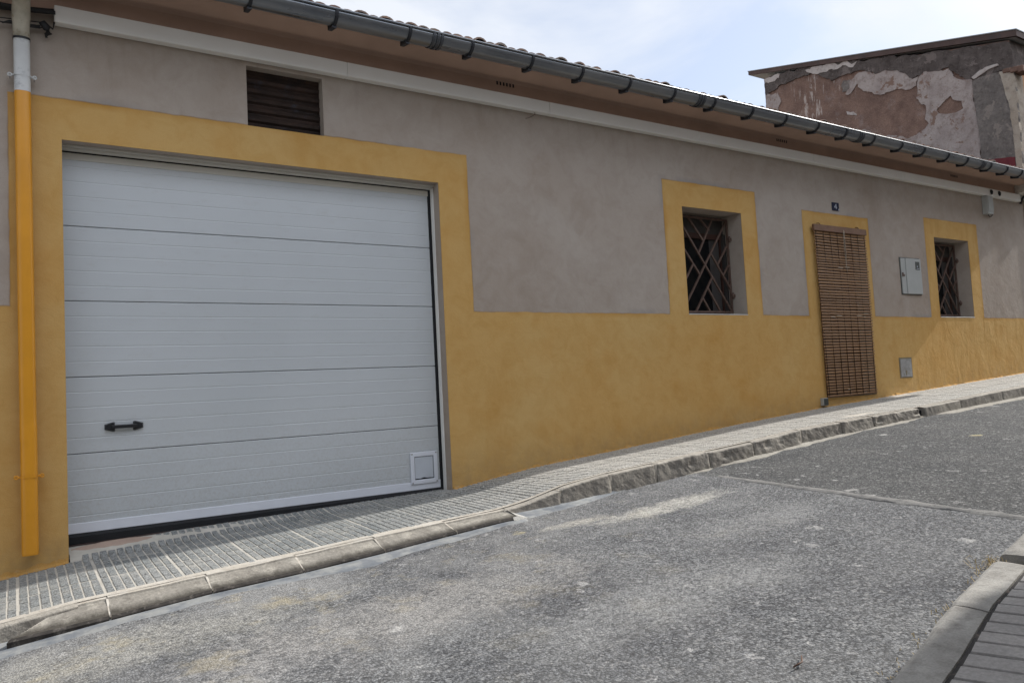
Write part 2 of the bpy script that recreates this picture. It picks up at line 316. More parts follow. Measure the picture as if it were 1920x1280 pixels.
def asphalt():
    t = NT('worn_asphalt'); x, y, z = t.sep()
    w = t.noise(1.5, 4, .6)
    big = t.noise(.55, 5, .6, dist=.8); mid = t.noise(2.3, 5, .62, off=(3, 8, 0))
    jv = t.vmath('ADD', t.P, t.vmath('MULTIPLY', t.vmath('SUBTRACT', t.noisec(140, 3), (.5, .5, .5)), (.012, .012, .012)))
    ag = t.voro(88, out=1, vec=jv); agd = t.voro(88, out=0, vec=jv); fg = t.noise(120, 5, .8); ag2 = t.voro(62, out=1, vec=t.vmath('ADD', t.P, (7, 3, 0)))
    newer = t.rng(t.math('ADD', x, t.math('MULTIPLY', w, .12)), 4.53, 4.60)
    base = t.mix(t.rng(big, .34, .66), (.088, .090, .097), (.146, .150, .154))
    base = t.mix(t.math('MULTIPLY', t.rng(mid, .45, .72), .65), base, (.170, .173, .176))
    base = t.mix(t.math('MULTIPLY', newer, .82), base, t.mix(t.rng(mid, .35, .7), (.052, .054, .055), (.080, .080, .078)))
    st = t.mix(t.sep(ag)[0], (.36, .36, .37), (1.8, 1.79, 1.77))
    c = t.mix(.8, base, t.mix(1, base, st, 'MULTIPLY')); c = t.mix(.8, c, t.mix(1, c, t.rng(fg, .32, .68, .35, 1.75), 'MULTIPLY'))
    c = t.mix(t.math('MULTIPLY', t.math('GREATER_THAN', t.sep(ag2)[1], .88), .34), c, (.38, .375, .365))
    c = t.mix(t.math('MULTIPLY', t.math('LESS_THAN', t.sep(ag2)[2], .13), .55), c, (.05, .05, .052))
    gap = t.rng(agd, .50, .78); c = t.mix(t.math('MULTIPLY', gap, .75), c, (.03, .03, .032))
    # pale dust and cement spilt along the works side
    near = t.rng(x, 5.4, 1.2); ky = t.rng(y, -3.4, -1.5)
    dust = t.math('MULTIPLY', t.rng(t.noise(1.5, 6, .68, off=(6, 1, 0), dist=.4), .43, .62), t.math('MAXIMUM', t.math('MULTIPLY', near, ky), t.math('MULTIPLY', near, .5)))
    c = t.mix(t.math('MULTIPLY', dust, .38), c, (.38, .375, .36))
    wob = t.math('ADD', t.math('MULTIPLY', t.math('SUBTRACT', t.noise(2.4, 7, .75, off=(5, 2, 1), dist=.6), .5), 2.8), t.math('MULTIPLY', t.math('SUBTRACT', t.noise(13, 6, .8, off=(1, 2, 8)), .5), 2.2))
    def ell(cx, cy, rx, ry):
        a = t.math('POWER', t.math('DIVIDE', t.math('SUBTRACT', x, cx), rx), 2.0); b = t.math('POWER', t.math('DIVIDE', t.math('SUBTRACT', y, cy), ry), 2.0)
        return t.rng(t.math('ADD', t.math('ADD', a, b), wob), 1.0, .0)
    spk = t.rng(t.sep(ag)[0], .15, .6, .35, 1.0)
    for (cx, cy, rx, ry, col, am) in ((3.55, -1.75, .75, .16, (.56, .54, .48), .8), (1.35, -2.3, 1.2, .40, (.40, .38, .35), .6), (.05, -1.75, 1.3, .32, (.41, .395, .35), .65), (2.3, -3.1, 1.0, .3, (.36, .36, .35), .5), (.2, -2.6, .8, .5, (.37, .36, .35), .5), (2.9, -1.62, .35, .08, (.52, .49, .42), .7), (3.6, -2.5, .8, .22, (.32, .32, .315), .5)):
        c = t.mix(t.math('MULTIPLY', t.math('MULTIPLY', ell(cx, cy, rx, ry), spk), am*.8), c, col)
    yd = t.math('MULTIPLY', t.rng(t.noise(3.1, 5, .7, off=(1, 9, 2)), .55, .68), t.math('MULTIPLY', t.rng(x, 4.2, 1.0), ky))
    c = t.mix(t.math('MULTIPLY', yd, .4), c, (.45, .38, .23))
    # paint and lime splashes
    def spots(sc, th, off, col, amt, c):
        v = t.vmath('ADD', t.P, off); wv = t.vmath('ADD', v, t.vmath('MULTIPLY', t.vmath('SUBTRACT', t.noisec(22, 4), (.5, .5, .5)), (.16, .16, 0)))
        d = t.voro(sc, vec=wv, out=0); pick = t.math('GREATER_THAN', t.sep(t.voro(sc, vec=wv, out=1))[0], th)
        return t.mix(t.math('MULTIPLY', t.math('MULTIPLY', t.math('MULTIPLY', pick, t.rng(d, .17, .08)), t.rng(fg, .35, .6, .35, 1)), amt), c, col)
    c = spots(3.2, .6, (0, 0, 0), (.52, .51, .49), .65, c)
    c = spots(7.5, .72, (3, 5, 0), (.52, .51, .50), .65, c)
    c = spots(14, .78, (8, 5, 0), (.52, .51, .49), .6, c)
    c = spots(24, .86, (2, 7, 0), (.5, .49, .47), .6, c)
    c = spots(2.6, .86, (1, 2, 0), (.60, .52, .27), .6, c)
    n = t.bump(t.math('MULTIPLY', agd, -1.0), .5, .010); n = t.bump(fg, .5, .006, n); n = t.bump(t.noise(55, 4), .35, .008, n); n = t.bump(t.noise(3, 4), .25, .03, n)
    return t.out(c, .93, n, spec=.2)
M_ASPH = asphalt()
def gutter_cement():
    t = NT('smooth_blue_cement'); a = t.noise(3, 5, .6, stretch=(1, 2.5, 1)); b = t.noise(9, 5, .65)
    c = t.mix(t.rng(a, .35, .65), (.115, .128, .145), (.215, .226, .238)); c = t.mix(t.math('MULTIPLY', t.rng(b, .42, .62), .6), c, (.33, .33, .31)); c = t.mix(t.math('MULTIPLY', t.rng(t.noise(40, 4, .7), .5, .7), .4), c, (.14, .145, .15))
    return t.out(c, .8, t.bump(b, .3, .006), spec=.25)
M_GCEM = gutter_cement()
def pad_mat():
    t = NT('terrazzo_paving_pad'); x, y, z = t.sep(); tile = t.voro(2.5, stretch=(1, 1, 0), out=1, rnd=0.0)
    ag = t.voro(150, out=1); a = t.noise(1.6, 5, .6); b = t.noise(7, 5, .65, off=(3, 3, 3))
    lt = t.mix(t.sep(tile)[0], (.165, .175, .177), (.225, .23, .226))
    lt = t.mix(t.math('MULTIPLY', t.rng(x, 2.2, 3.8), .85), lt, (.42, .405, .375))
    c = t.mix(.75, lt, t.mix(1, lt, t.mix(t.sep(ag)[0], (.35, .35, .36), (1.7, 1.7, 1.68)), 'MULTIPLY'))
    c = t.mix(t.math('MULTIPLY', t.rng(b, .5, .72), .45), c, (.42, .40, .355)); c = t.mix(t.math('MULTIPLY', t.rng(a, .5, .75), .35), c, (.36, .35, .32))
    return t.out(c, .85, t.bump(t.voro(150), .4, .003), spec=.2)
M_PAD = pad_mat()
def grout_mat():
    t = NT('sandy_joint_mortar'); x, y, z = t.sep(); a = t.noise(6, 5, .65)
    lo = t.mix(t.rng(a, .3, .7), (.37, .35, .31), (.50, .475, .425))
    hi = t.mix(t.rng(a, .3, .7), (.09, .083, .072), (.15, .138, .12))
    return t.out(t.mix(t.rng(x, 2.3, 3.6), lo, hi), .95, t.bump(a, .3, .004), spec=.1)
M_GROUT = grout_mat()
def kerb_mat():
    t = NT('weathered_kerb_concrete'); x, y, z = t.sep(); up = t.sep(t.geo.outputs['Normal'])[2]
    a = t.noise(2.4, 6, .65); b = t.noise(14, 5, .7, off=(1, 5, 2)); g = t.noise(90, 4, .6)
    c = t.mix(t.rng(a, .3, .7), (.27, .25, .22), (.37, .345, .30)); c = t.mix(t.math('MULTIPLY', t.rng(b, .48, .7), .6), c, (.45, .42, .365))
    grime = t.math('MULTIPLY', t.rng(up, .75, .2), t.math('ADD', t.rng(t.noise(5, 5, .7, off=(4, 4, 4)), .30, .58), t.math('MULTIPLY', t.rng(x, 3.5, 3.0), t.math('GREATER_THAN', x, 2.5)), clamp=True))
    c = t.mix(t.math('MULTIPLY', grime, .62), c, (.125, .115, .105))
    c = t.mix(.4, c, t.mix(1, c, t.rng(g, .3, .7, .5, 1.5), 'MULTIPLY'))
    n = t.bump(b, .5, .015); n = t.bump(g, .4, .005, n); return t.out(c, .95, n, spec=.12)
M_KERB = kerb_mat()
def bevel_mat():
    t = NT('smooth_bevel_cement'); x, y, z = t.sep(); a = t.noise(3, 6, .65, dist=.6); b = t.noise(11, 6, .7, off=(4, 2, 1)); g = t.noise(70, 4, .65)
    c = t.mix(t.rng(a, .32, .68), (.195, .18, .157), (.29, .272, .24)); c = t.mix(t.math('MULTIPLY', t.rng(b, .5, .64), .65), c, (.40, .375, .325)); c = t.mix(t.math('MULTIPLY', t.rng(t.noise(24, 5, .7, off=(6, 6, 6)), .52, .68), .5), c, (.12, .108, .09))
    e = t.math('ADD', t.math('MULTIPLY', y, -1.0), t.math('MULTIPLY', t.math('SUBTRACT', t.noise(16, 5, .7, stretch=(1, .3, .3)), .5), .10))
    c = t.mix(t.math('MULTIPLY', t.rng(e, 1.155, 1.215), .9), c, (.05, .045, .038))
    c = t.mix(.4, c, t.mix(1, c, t.rng(g, .3, .7, .5, 1.5), 'MULTIPLY'))
    return t.out(c, .93, t.bump(g, .4, .004, t.bump(b, .3, .01)), spec=.15)
M_BEVEL = bevel_mat()
M_STREAK = None
M_BLKD = simple('black_lip_concrete', (.045, .04, .036), .95, var=.4, scale=18, dirt=(.14, .125, .11))  # near-black concrete for the dropped kerb's lower lip
def npad_mat():
    t = NT('blue_grey_paving_bar'); a = t.noise(2.2, 5, .6); b = t.noise(60, 4, .7); s = t.sep(t.voro(5, out=1, stretch=(1, 1, 0)))[0]
    c = t.mix(t.rng(a, .3, .7), (.27, .255, .242), (.36, .342, .322)); c = t.mix(t.math('MULTIPLY', s, .3), c, (.19, .185, .18))
    c = t.mix(.4, c, t.mix(1, c, t.rng(b, .3, .7, .5, 1.5), 'MULTIPLY')); return t.out(c, .85, t.bump(b, .3, .003), spec=.2)
M_NPAD = npad_mat()
M_SOIL = simple('dusty_ground', (.20, .17, .13), .95, var=.2, scale=1)

# ------------------------------------------------------------------ levels (z along the street)
FOOT = [(-40, -3.4), (-8, -.95), (-.355, -.222), (0, -.178), (1.4, -.10), (2.84, -.035), (3.2, .008), (3.64, .062), (5.3, .18), (6.52, .269), (7.87, .352), (9.72, .441), (13.06, .60), (60, 3.3)]
KTOP = [(-40, -3.5), (-8, -1.0), (-.34, -.258), (0, -.218), (.6, -.182), (1.2, -.152), (1.65, -.122), (2.15, -.094), (2.62, -.07), (2.85, -.040), (3.2, .035), (3.6, .080), (4.1, .112), (5.25, .187), (6, .25), (7, .30), (8.2, .345), (9.56, .423), (10.5, .466), (13, .585), (60, 3.25)]
ROAD = [(-40, -3.6), (-8, -1.12), (-.32, -.335), (.1, -.292), (.6, -.25), (1.13, -.225), (1.57, -.196), (2.05, -.158), (2.5, -.125), (3.2, -.095), (3.6, -.068), (4.1, -.035), (5.2, .05), (6, .115), (7, .178), (8.2, .242), (9.55, .303), (10.5, .342), (13, .46), (60, 3.1)]
NEARK = [(-40, 5.6), (-6, 5.5), (-2, 5.22), (0, 4.76), (2.39, 4.19), (2.95, 4.03), (3.55, 3.905), (4.5, 3.72), (6.5, 3.50), (60, 3.45)]
SW = 1.0
def sidez(x, Y): return interp(x, FOOT)*(1-Y/1.08) + interp(x, KTOP)*(Y/1.08) if Y > 0 else interp(x, FOOT) + (-Y)*(thr(x)-interp(x, FOOT))/.16
def thr(x): return interp(x, [(0, -.092), (2.8, -.045)])
def roadz(x, Y): return interp(x, ROAD) - .04*(Y-1.1)
def nearz(x, Y): return roadz(x, interp(x, NEARK)) + interp(x, [(-2, .11), (2, .065), (4, .05), (8, .10)]) + .012*(Y-interp(x, NEARK))

# ------------------------------------------------------------------ ground, road, pavements
g = MB(); g.add([(-400, -400, -12), (400, -400, -12), (400, 400, -12), (-400, 400, -12)], [(0, 1, 2, 3)])
def gridsheet(mb, xs, Ys, zf, m=0, fy=None):
    n = len(Ys); vs = []
    for x in xs:
        for Y in Ys:
            yy = fy(x, Y) if fy else Y; vs.append((x, -yy, zf(x, yy)))
    mb.add(vs, [(i*n+k, i*n+k+1, (i+1)*n+k+1, (i+1)*n+k) for i in range(len(xs)-1) for k in range(n-1)], m)
g = MB(); gx = [-400, -120, -40, -8, -.3, 3.2, 10, 20, 60, 140, 400]
def grz(x): return interp(x, [(-400, -20), (-120, -8), (-40, -3.9), (-8, -1.45), (-.3, -.75), (3.2, -.5), (10, -.05), (20, .4), (60, 2.5), (140, 6), (400, 10)])
g.add([(x, y, grz(x)) for x in gx for y in (-400, -20, 0, 20, 400)], [(i*5+k, i*5+k+1, (i+1)*5+k+1, (i+1)*5+k) for i in range(len(gx)-1) for k in range(4)])
tag(g.build('ground', M_SOIL), kind='structure')

rd = MB(); xs = [-40, -20, -8] + frange(-7, 14, .12) + [20, 30, 45, 60]
def rz(x, Y):
    z = roadz(x, Y)
    if -8 < x < 20 and Y > 1.3: z += .006*noise.noise((x*.9, Y*.9, 0)) + .0035*noise.noise((x*3.1, Y*3.1, 5))
    return z
gridsheet(rd, xs, [i/24 for i in range(25)], rz, 0, lambda x, t: 1.04 + t*(interp(x, NEARK)+.06-1.04))
tag(rd.build('road', M_ASPH), kind='structure')

# raised tar seam across the road
sm = MB(); Ys = frange(1.35, 3.74, .04); vs = []; prof = [(-.040, -.006), (-.028, -.001), (-.008, .003), (.016, .003), (.040, .000), (.060, -.006)]
for Y in Ys:
    o = .010*noise.noise((Y*3, 3, 1)) + .012*math.sin(Y*1.7); h = interp(Y, [(1.35, .15), (1.9, .55), (2.4, 1), (3.8, 1)])
    for (dx, dz) in prof: x = 4.52+o+dx*(.5+.5*h)*(1+.5*noise.noise((Y*6, 8, 2)))+.012*noise.noise((Y*11, dx*40, 2)); vs.append((x, -Y, roadz(x, Y)+(dz+.005)*h-.002+.004))
n = len(prof); sm.add(vs, [(i*n+k, i*n+k+1, (i+1)*n+k+1, (i+1)*n+k) for i in range(len(Ys)-1) for k in range(n-1)])
M_SEAM = trowel('pale_asphalt_lip', (.17, .168, .162), (.235, .23, .22), (.10, .10, .10), 6, .95, .9, .012)
tag(sm.build('road_seam', M_SEAM), kind='structure')

# cement strips lying between asphalt and kerb, ragged outer edge
def strip(name, x0, x1, w0, mat, seed, hh=.006, amp=.05):
    b = MB(); xs = frange(x0, x1, .04); vs = []
    for x in xs:
        e = min(1, (x-x0)/.25, (x1-x)/.25)
        ins = 1.10 if x > 2.7 else 1.16
        w = (w0(x) + amp*noise.noise((x*1.8, seed, 0)) + amp*.5*noise.noise((x*7, seed, 4)))*max(e, .05)
        for k in range(4):
            Y = ins + max(w, .01)*k/3; vs.append((x, -Y, roadz(x, Y) + (hh if k < 3 else -.004) + (.012 if k == 0 else 0)))
    b.add(vs, [(i*4+k, i*4+k+1, (i+1)*4+k+1, (i+1)*4+k) for i in range(len(xs)-1) for k in range(3)])
    return tag(b.build(name, mat), kind='structure')
M_FOOT = trowel('kerb_foot_mortar', (.27, .25, .215), (.34, .32, .28), (.17, .16, .145), 6, .95, .5, .01)
strip('gutter_strip', -1.6, 3.75, lambda x: interp(x, [(-1.6, .24), (0, .235), (1.6, .23), (2.6, .20), (3.3, .10), (3.75, .02)]), M_GCEM, 1, .006, .06)
strip('kerb_foot_mortar', 4.3, 8.15, lambda x: interp(x, [(4.3, .02), (5.3, .05), (6, .075), (8.2, .06)]), M_FOOT, 5, .005, .08)
strip('kerb_foot_mortar', 8.3, 14.5, lambda x: .12, M_FOOT, 8, .005, .05)

# far pavement: mortar bed and small pads pressed into 40 cm tiles
pv = MB(); gridsheet(pv, [-40, -20, -8] + frange(-7, 14, .1) + [20, 30, 45, 60], [-.02, .25, .5, .75, 1.04], lambda x, Y: sidez(x, max(Y, 0)), 0)
gridsheet(pv, frange(.02, 2.81, .1), [-.17, 0.02], lambda x, Y: sidez(x, Y)+.0004, 0)
PX0 = .175
def pad(mb, x0, x1, Y0, Y1, zf, h, b, m):
    j = lambda: random.uniform(-.0012, .0012); hh = h + random.uniform(-.0008, .0012)
    P = [(x0+j(), Y0+j()), (x1+j(), Y0+j()), (x1+j(), Y1+j()), (x0+j(), Y1+j())]
    cx, cy = (x0+x1)/2, (Y0+Y1)/2
    lo = [(x, -Y, zf(x, Y)-.003) for x, Y in P]
    hi = [(x+(b if x < cx else -b), -(Y+(b if Y < cy else -b)), zf(x, Y)+hh) for x, Y in P]
    mb.add(lo+hi, [(4, 5, 6, 7), (0, 1, 5, 4), (1, 2, 6, 5), (2, 3, 7, 6), (3, 0, 4, 7)], m)
Yrows = []
for tY in (-.193, .21, .61):
    for k in range(3): Yrows.append((tY + .4/3*k + (.005 if k == 0 else 0), tY + .4/3*(k+1) - (.005 if k == 2 else 0)))
for ti in range(-9, 40):
    for bar in range(8):
        xa = PX0 - .04 + ti*.4 + bar*.05 + (.004 if bar == 0 else 0); xb = PX0 - .04 + ti*.4 + (bar+1)*.05 - (.004 if bar == 7 else 0)
        if xa > 14: continue
        grow = xa > 3.1
        for (Ya, Yb) in Yrows:
            if Yb < .03 and not (.05 < xa and xb < 2.79): continue
            if Yb < .03 and Ya < -.16: Ya = -.15
            if Ya < .0 and Yb > .03 and not (.05 < xa and xb < 2.79): Ya = .006
            if Yb > .99: Yb = 1.005
            if Ya < -.1 and xa < .5: continue      # broken tile by the jamb, patched
            cg = .0032 if xa < 3.9 else .0006
            # small subsidence waves of the laid tiles
            lw = interp(xa, [(1.6, 0), (3.2, 1)]); gw = .0050+.0008*lw
            pad(pv, xa+gw, xb-gw, Ya+cg, Yb-cg, sidez, .003+.005*lw, .0008+.0012*lw, 1)
# patches of old mortar
def blob(mb, cx, cY, rx, rY, h, zf, m, seed, n=22):
    vs = [(cx, -cY, zf(cx, cY)+h)]
    for rr, hh in ((.55, h), (.9, h*.7), (1.05, -.004)):
        for k in range(n):
            a = 2*math.pi*k/n; w = 1+.35*noise.noise((math.cos(a)*1.3, math.sin(a)*1.3, seed))+.15*noise.noise((math.cos(a)*4, math.sin(a)*4, seed))
            x = cx+math.cos(a)*rx*rr*w; Y = cY+math.sin(a)*rY*rr*w; vs.append((x, -Y, zf(x, Y)+hh))
    fs = [(0, 1+k, 1+(k+1) % n) for k in range(n)]
    for q in range(2): fs += [(1+q*n+k, 1+q*n+(k+1) % n, 1+(q+1)*n+(k+1) % n, 1+(q+1)*n+k) for k in range(n)]
    mb.add(vs, fs, m)
blob(pv, .27, -.105, .28, .04, .006, lambda x, Y: sidez(x, min(0, max(Y, -.15))), 3, 3)
blob(pv, 9.25, .16, .32, .10, .014, sidez, 2, 6)
blob(pv, 7.2, .9, .3, .06, .012, sidez, 2, 9)
tag(pv.build('pavement', [M_GROUT, M_PAD, M_MORTAR, simple('pinkish_mortar', (.36, .27, .22), .95, var=.15, scale=8, bs=.4)]), kind='structure')

# rough kerb stones, each with its own joints and chips, in one strip
kb = MB()
def stone(x0, x1, amp, seed):
    xs = frange(x0+.006, x1-.006, .022); inn = 1.0; tilt = random.uniform(-.006, .006); zo = random.uniform(-.005, .004)
    yo = random.uniform(-.006, .006); prof = []
    r = .012 + amp*.6
    for k in range(9): prof.append(('t', k/8))
    n = None; vs = []
    for x in xs:
        zt = interp(x, KTOP)+zo+tilt*(x-x0)/(x1-x0)+.002; zr = interp(x, ROAD)-.03; Yf = 1.10+yo
        col = [(1.0, zt-.05), (1.0, zt), (1.03, zt+.001), (Yf-r-.01, zt)]
        for k in range(5): a = math.pi/2*k/4; col.append((Yf-r+math.sin(a)*r, zt-r+math.cos(a)*r))
        for k in range(1, 9): col.append((Yf+.015*k/8, zt-r+(zr-zt+r)*k/8))
        n = len(col); end = max(0, 1-min(x-x0, x1-x)/.018)
        for i, (Y, z) in enumerate(col):
            p = Vector((x*1.0, Y*1.0+seed, z*1.0)); d = noise.noise(p*5)*amp + noise.noise(p*17)*amp*.55 + noise.noise(p*45)*amp*.3
            if amp > .008 and 2 < i < 12: d -= max(0, noise.noise(p*6.5)-.18)*amp*4
            fac = 0 if i < 2 else (.45 if i < 4 else 1)
            Y2 = Y + d*fac - end*.008*(fac > 0); z2 = z + (d*.6*fac if i < 9 else 0) - end*.006*(1 if 2 < i < 7 else 0)
            vs.append((x, -Y2, z2))
    kb.add(vs, [(i*n+k, i*n+k+1, (i+1)*n+k+1, (i+1)*n+k) for i in range(len(xs)-1) for k in range(n-1)], 0, False)
    kb.f.append(tuple(len(kb.v)-len(vs)+k for k in range(n))); kb.m.append(0); kb.sm.append(False)
    kb.f.append(tuple(len(kb.v)-n+k for k in range(n))); kb.m.append(0); kb.sm.append(False)
edges = [-40, -20, -8, -6.5, -5, -4, -3, -2.5, -2, -1.5, -1.0, -.5, .0]
for a, b in zip(edges, edges[1:]): stone(a, b, .005, a)
e2 = [2.62, 3.12, 3.62, 4.10]
for a, b in zip(e2, e2[1:]): stone(a, b, .006, a)
e3 = [4.10, 4.72, 5.30, 5.98, 6.62, 7.16, 8.04]
for a, b in zip(e3, e3[1:]): stone(a, b, .0085, a)
e4 = [8.14, 8.9, 9.9, 10.9, 11.9, 12.9, 13.9, 20, 40, 60]
for a, b in zip(e4, e4[1:]): stone(a, b, .005, a)
# mortar in joints
for x in (-.5, 3.12, 3.62, 4.10, 4.72, 5.30, 5.98, 6.62, 7.16, 8.9, 9.9, 10.9): kb.box(x-.012, x+.012, -1.094, -1.0, interp(x, ROAD)-.02, interp(x, KTOP)-.003, 0 if x > 4.2 else 1)
kb.box(8.04, 8.14, -1.06, -1.0, .15, .31, 2)
# bedding behind the kerb
gridsheet(kb, frange(-7, 14, .1), [.98, 1.04], lambda x, Y: sidez(x, Y)+.004 if Y < 1 else interp(x, KTOP)+.0055, 1)
# dropped kerb: flat top strip, bevelled face, dark undercut edge, mitred ends
dk = [0.0, .13, .63, 1.14, 1.65, 2.16, 2.66]
XM = -.12
for a, b in zip([XM]+dk[1:], dk[1:]):
    xs = frange(a+(.004 if a > XM else 0), b-.004, .03); vs = []; zo = random.uniform(-.003, .003)
    for x in xs:
        zt = interp(x, KTOP)+zo; zr = roadz(x, 1.25); lip = zr+.028
        sk = max(0, min(1, (.13-x)/.25))     # left miter: foot runs further left than the crease
        for i, (Y, z, m) in enumerate([(1.0, zt-.03, 0), (1.0, zt+.004, 0), (1.078, zt+.003, 0), (1.084, zt-.007, 0), (1.15, zt-.007+(lip-zt)*.40, 0), (1.205, zt-.005+(lip-zt)*.80, 0), (1.235, lip, 0), (1.245, lip-.014, 0), (1.242, zr-.02, 0)]):
            d = noise.noise((x*6, Y*6, 3))*.003 + noise.noise((x*30, Y*20, 3))*.0015
            xx = x - sk*max(0, (Y-1.10)/.14)*.19
            vs.append((xx, -Y-d*(1 if Y > 1.09 else 0), z+d))
    n = 9; o = len(kb.v)
    kb.add(vs, [(i*n+k, i*n+k+1, (i+1)*n+k+1, (i+1)*n+k) for i in range(len(xs)-1) for k in range(n-1)], 3)
    cnt = (len(xs)-1)*(n-1)
    for q in range(cnt):
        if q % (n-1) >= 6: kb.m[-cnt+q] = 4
        elif q % (n-1) <= 1: kb.m[-cnt+q] = 1
    for e in (0, len(xs)-1): kb.f.append(tuple(o+e*n+k for k in range(n))); kb.m.append(1); kb.sm.append(False)
for x in dk[1:-1]:
    zt = interp(x, KTOP); lip = roadz(x, 1.24)+.034
    kb.add([(x-.009, -1.0, zt+.002), (x+.006, -1.0, zt+.002), (x+.006, -1.082, zt-.003), (x-.006, -1.082, zt-.003), (x+.007, -1.203, zt+(lip-zt)*.8-.011), (x-.005, -1.203, zt+(lip-zt)*.8-.011), (x+.009, -1.233, lip-.014), (x-.003, -1.233, lip-.014)], [(0, 1, 2, 3), (3, 2, 4, 5), (5, 4, 6, 7)], 1)
# white mortar cheek closing the right end
zt = interp(2.66, KTOP); lip = roadz(2.66, 1.24)+.04
lip = roadz(2.66, 1.25)+.028
tp = [(1.04, zt+.006), (1.084, zt-.003), (1.15, zt-.004+(lip-zt)*.34), (1.205, zt-.004+(lip-zt)*.8), (1.243, lip+.002)]; gz_ = interp(2.72, ROAD)-.006+.006
for i in range(4):
    (a, b), (c, d) = tp[i], tp[i+1]; w0, w1 = .075+.012*(i % 2), .075+.012*((i+1) % 2)
    kb.quad((2.650, -a, b), (2.650, -c, d), (2.650+w1, -c-.02, gz_-.003), (2.650+w0, -a-.02, gz_-.003), 5)
kb.quad((2.650, -1.245, lip+.003), (2.60, -1.248, lip-.002), (2.60, -1.262, gz_-.004), (2.725, -1.262, gz_-.004), 5)
tag(kb.build('kerb', [M_KERB, M_MORTAR, M_BLACK, M_BEVEL, M_BLKD, trowel('white_mortar', (.42, .41, .38), (.52, .505, .47), (.32, .30, .27), 8)]), kind='structure')

# near pavement and kerb (camera side)
npv = MB()
gridsheet(npv, [-40, -20, -8] + frange(-7, 14, .2) + [20, 40, 60], [0, .5, 1], lambda x, Y: nearz(x, Y)-.006, 0, lambda x, t: interp(x, NEARK)+.15+t*2.9)
for i in range(-30, 75):
    for j in range(10):
        s0 = 1.52 + i*.108; s1 = s0+.108
        Yb = .153 + j*.205
        for_joint = (i % 4 == 0)
        x0, x1 = s0+(.009 if for_joint else .006), s1-.006
        ya, yb = Yb+(.012 if j % 2 == 0 else .003), Yb+.205-(.010 if j % 2 == 1 else 0)
        P = []
        for (xx, yy) in ((x0, ya), (x1, ya), (x1, yb), (x0, yb)):
            k = interp(xx-.27*(yy-.15)*0, NEARK); P.append((xx+.25*(yy), interp(xx+.25*yy, NEARK)+yy))
        cx = sum(p[0] for p in P)/4; cy = sum(p[1] for p in P)/4; b = .004; hh = .007+random.uniform(-.001, .0015)
        lo = [(x, -Y, nearz(x, Y)-.008) for x, Y in P]; hi = [(x+(b if x < cx else -b), -(Y+(b if Y < cy else -b)), nearz(x, Y)+hh-.004) for x, Y in P]
        npv.add(lo+hi, [(4, 5, 6, 7), (0, 1, 5, 4), (1, 2, 6, 5), (2, 3, 7, 6), (3, 0, 4, 7)], 1)
M_NGR = simple('dark_joint_sand', (.035, .032, .03), .95, var=.3, scale=7, dirt=(.20, .155, .13))
tag(npv.build('near_pavement', [M_NGR, M_NPAD]), kind='structure')
nk = MB()
def nstone(x0, x1, seed):
    xs = frange(x0+.006, x1-.006, .03); vs = []; zo = random.uniform(-.004, .004)
    for x in xs:
        Y0 = interp(x, NEARK); zt = nearz(x, Y0)+.006+zo; zr = roadz(x, Y0)-.03; end = max(0, 1-min(x-x0, x1-x)/.03)
        for i, (Y, z) in enumerate([(Y0-.012, zr), (Y0-.004, (zt+zr)/2), (Y0, zt-.022), (Y0+.008, zt-.008), (Y0+.024, zt), (Y0+.07, zt+.001), (Y0+.12, zt), (Y0+.146, zt-.003), (Y0+.152, zt-.03)]):
            p = Vector((x, Y+seed, z)); d = noise.noise(p*8)*.008+noise.noise(p*30)*.004
            vs.append((x+.03*(Y-Y0), -(Y+d*(1 if i < 4 else .3)), z+d*.5-end*.006*(1 < i < 8)))
    n = 9; nk.add(vs, [(i*n+k, i*n+k+1, (i+1)*n+k+1, (i+1)*n+k) for i in range(len(xs)-1) for k in range(n-1)])
    for o in (len(nk.v)-len(vs), len(nk.v)-n): nk.f.append(tuple(o+k for k in range(n))); nk.m.append(0); nk.sm.append(False)
e = [-40, -20, -8, -6, -4, -3, -2, -1.2, -.2, .8, 1.8, 2.86, 3.55]
for a, b in zip(e, e[1:]): nstone(a, b, a)
e = [3.66, 4.66, 5.66, 6.66, 7.66, 9, 12, 20, 60]
for a, b in zip(e, e[1:]): nstone(a, b, a)
tag(nk.build('near_kerb', trowel('near_kerb_concrete', (.25, .24, .222), (.35, .338, .312), (.17, .158, .145), 4.5, .95, .6, .012)), kind='structure')
# dry weeds where the near kerb is broken
wd = MB()
for i in range(260):
    if i < 110: x = random.gauss(3.58, .09); Y = interp(x, NEARK) + random.gauss(-.01, .05)
    else: x = random.uniform(1.7, 3.5); Y = interp(x, NEARK) - abs(random.gauss(0, .03))
    z = roadz(x, Y)+.002; a = random.uniform(0, 6.28); L = random.uniform(.02, .05) if i < 110 else random.uniform(.008, .03); h = random.uniform(.3, .9)*L
    d = Vector((math.cos(a), math.sin(a), 0)); s = Vector((-d.y, d.x, 0))*.0016
    b = Vector((x, -Y, z)); m = b+d*L*.5+Vector((0, 0, h)); t_ = b+d*L+Vector((0, 0, h*.6))
    wd.add([b-s, b+s, m+s, m-s, t_], [(0, 1, 2, 3), (3, 2, 4)])
tag(wd.build('dry_weeds', M_STRAW), 'tufts of dry straw-coloured weeds growing in the broken near kerb', 'weeds', kind='stuff')
tw = MB(); x0, Y0 = 2.05, 3.92
tw.tube([(x0, -Y0, roadz(x0, Y0)+.010), (x0+.05, -Y0+.0, roadz(x0+.05, Y0)+.013), (x0+.10, -Y0+.04, roadz(x0+.1, Y0)+.010)], [.003, .0035, .002], 6)
tag(tw.build('twig', M_WOOD), 'short dark twig lying on the asphalt near the near kerb', 'twig')

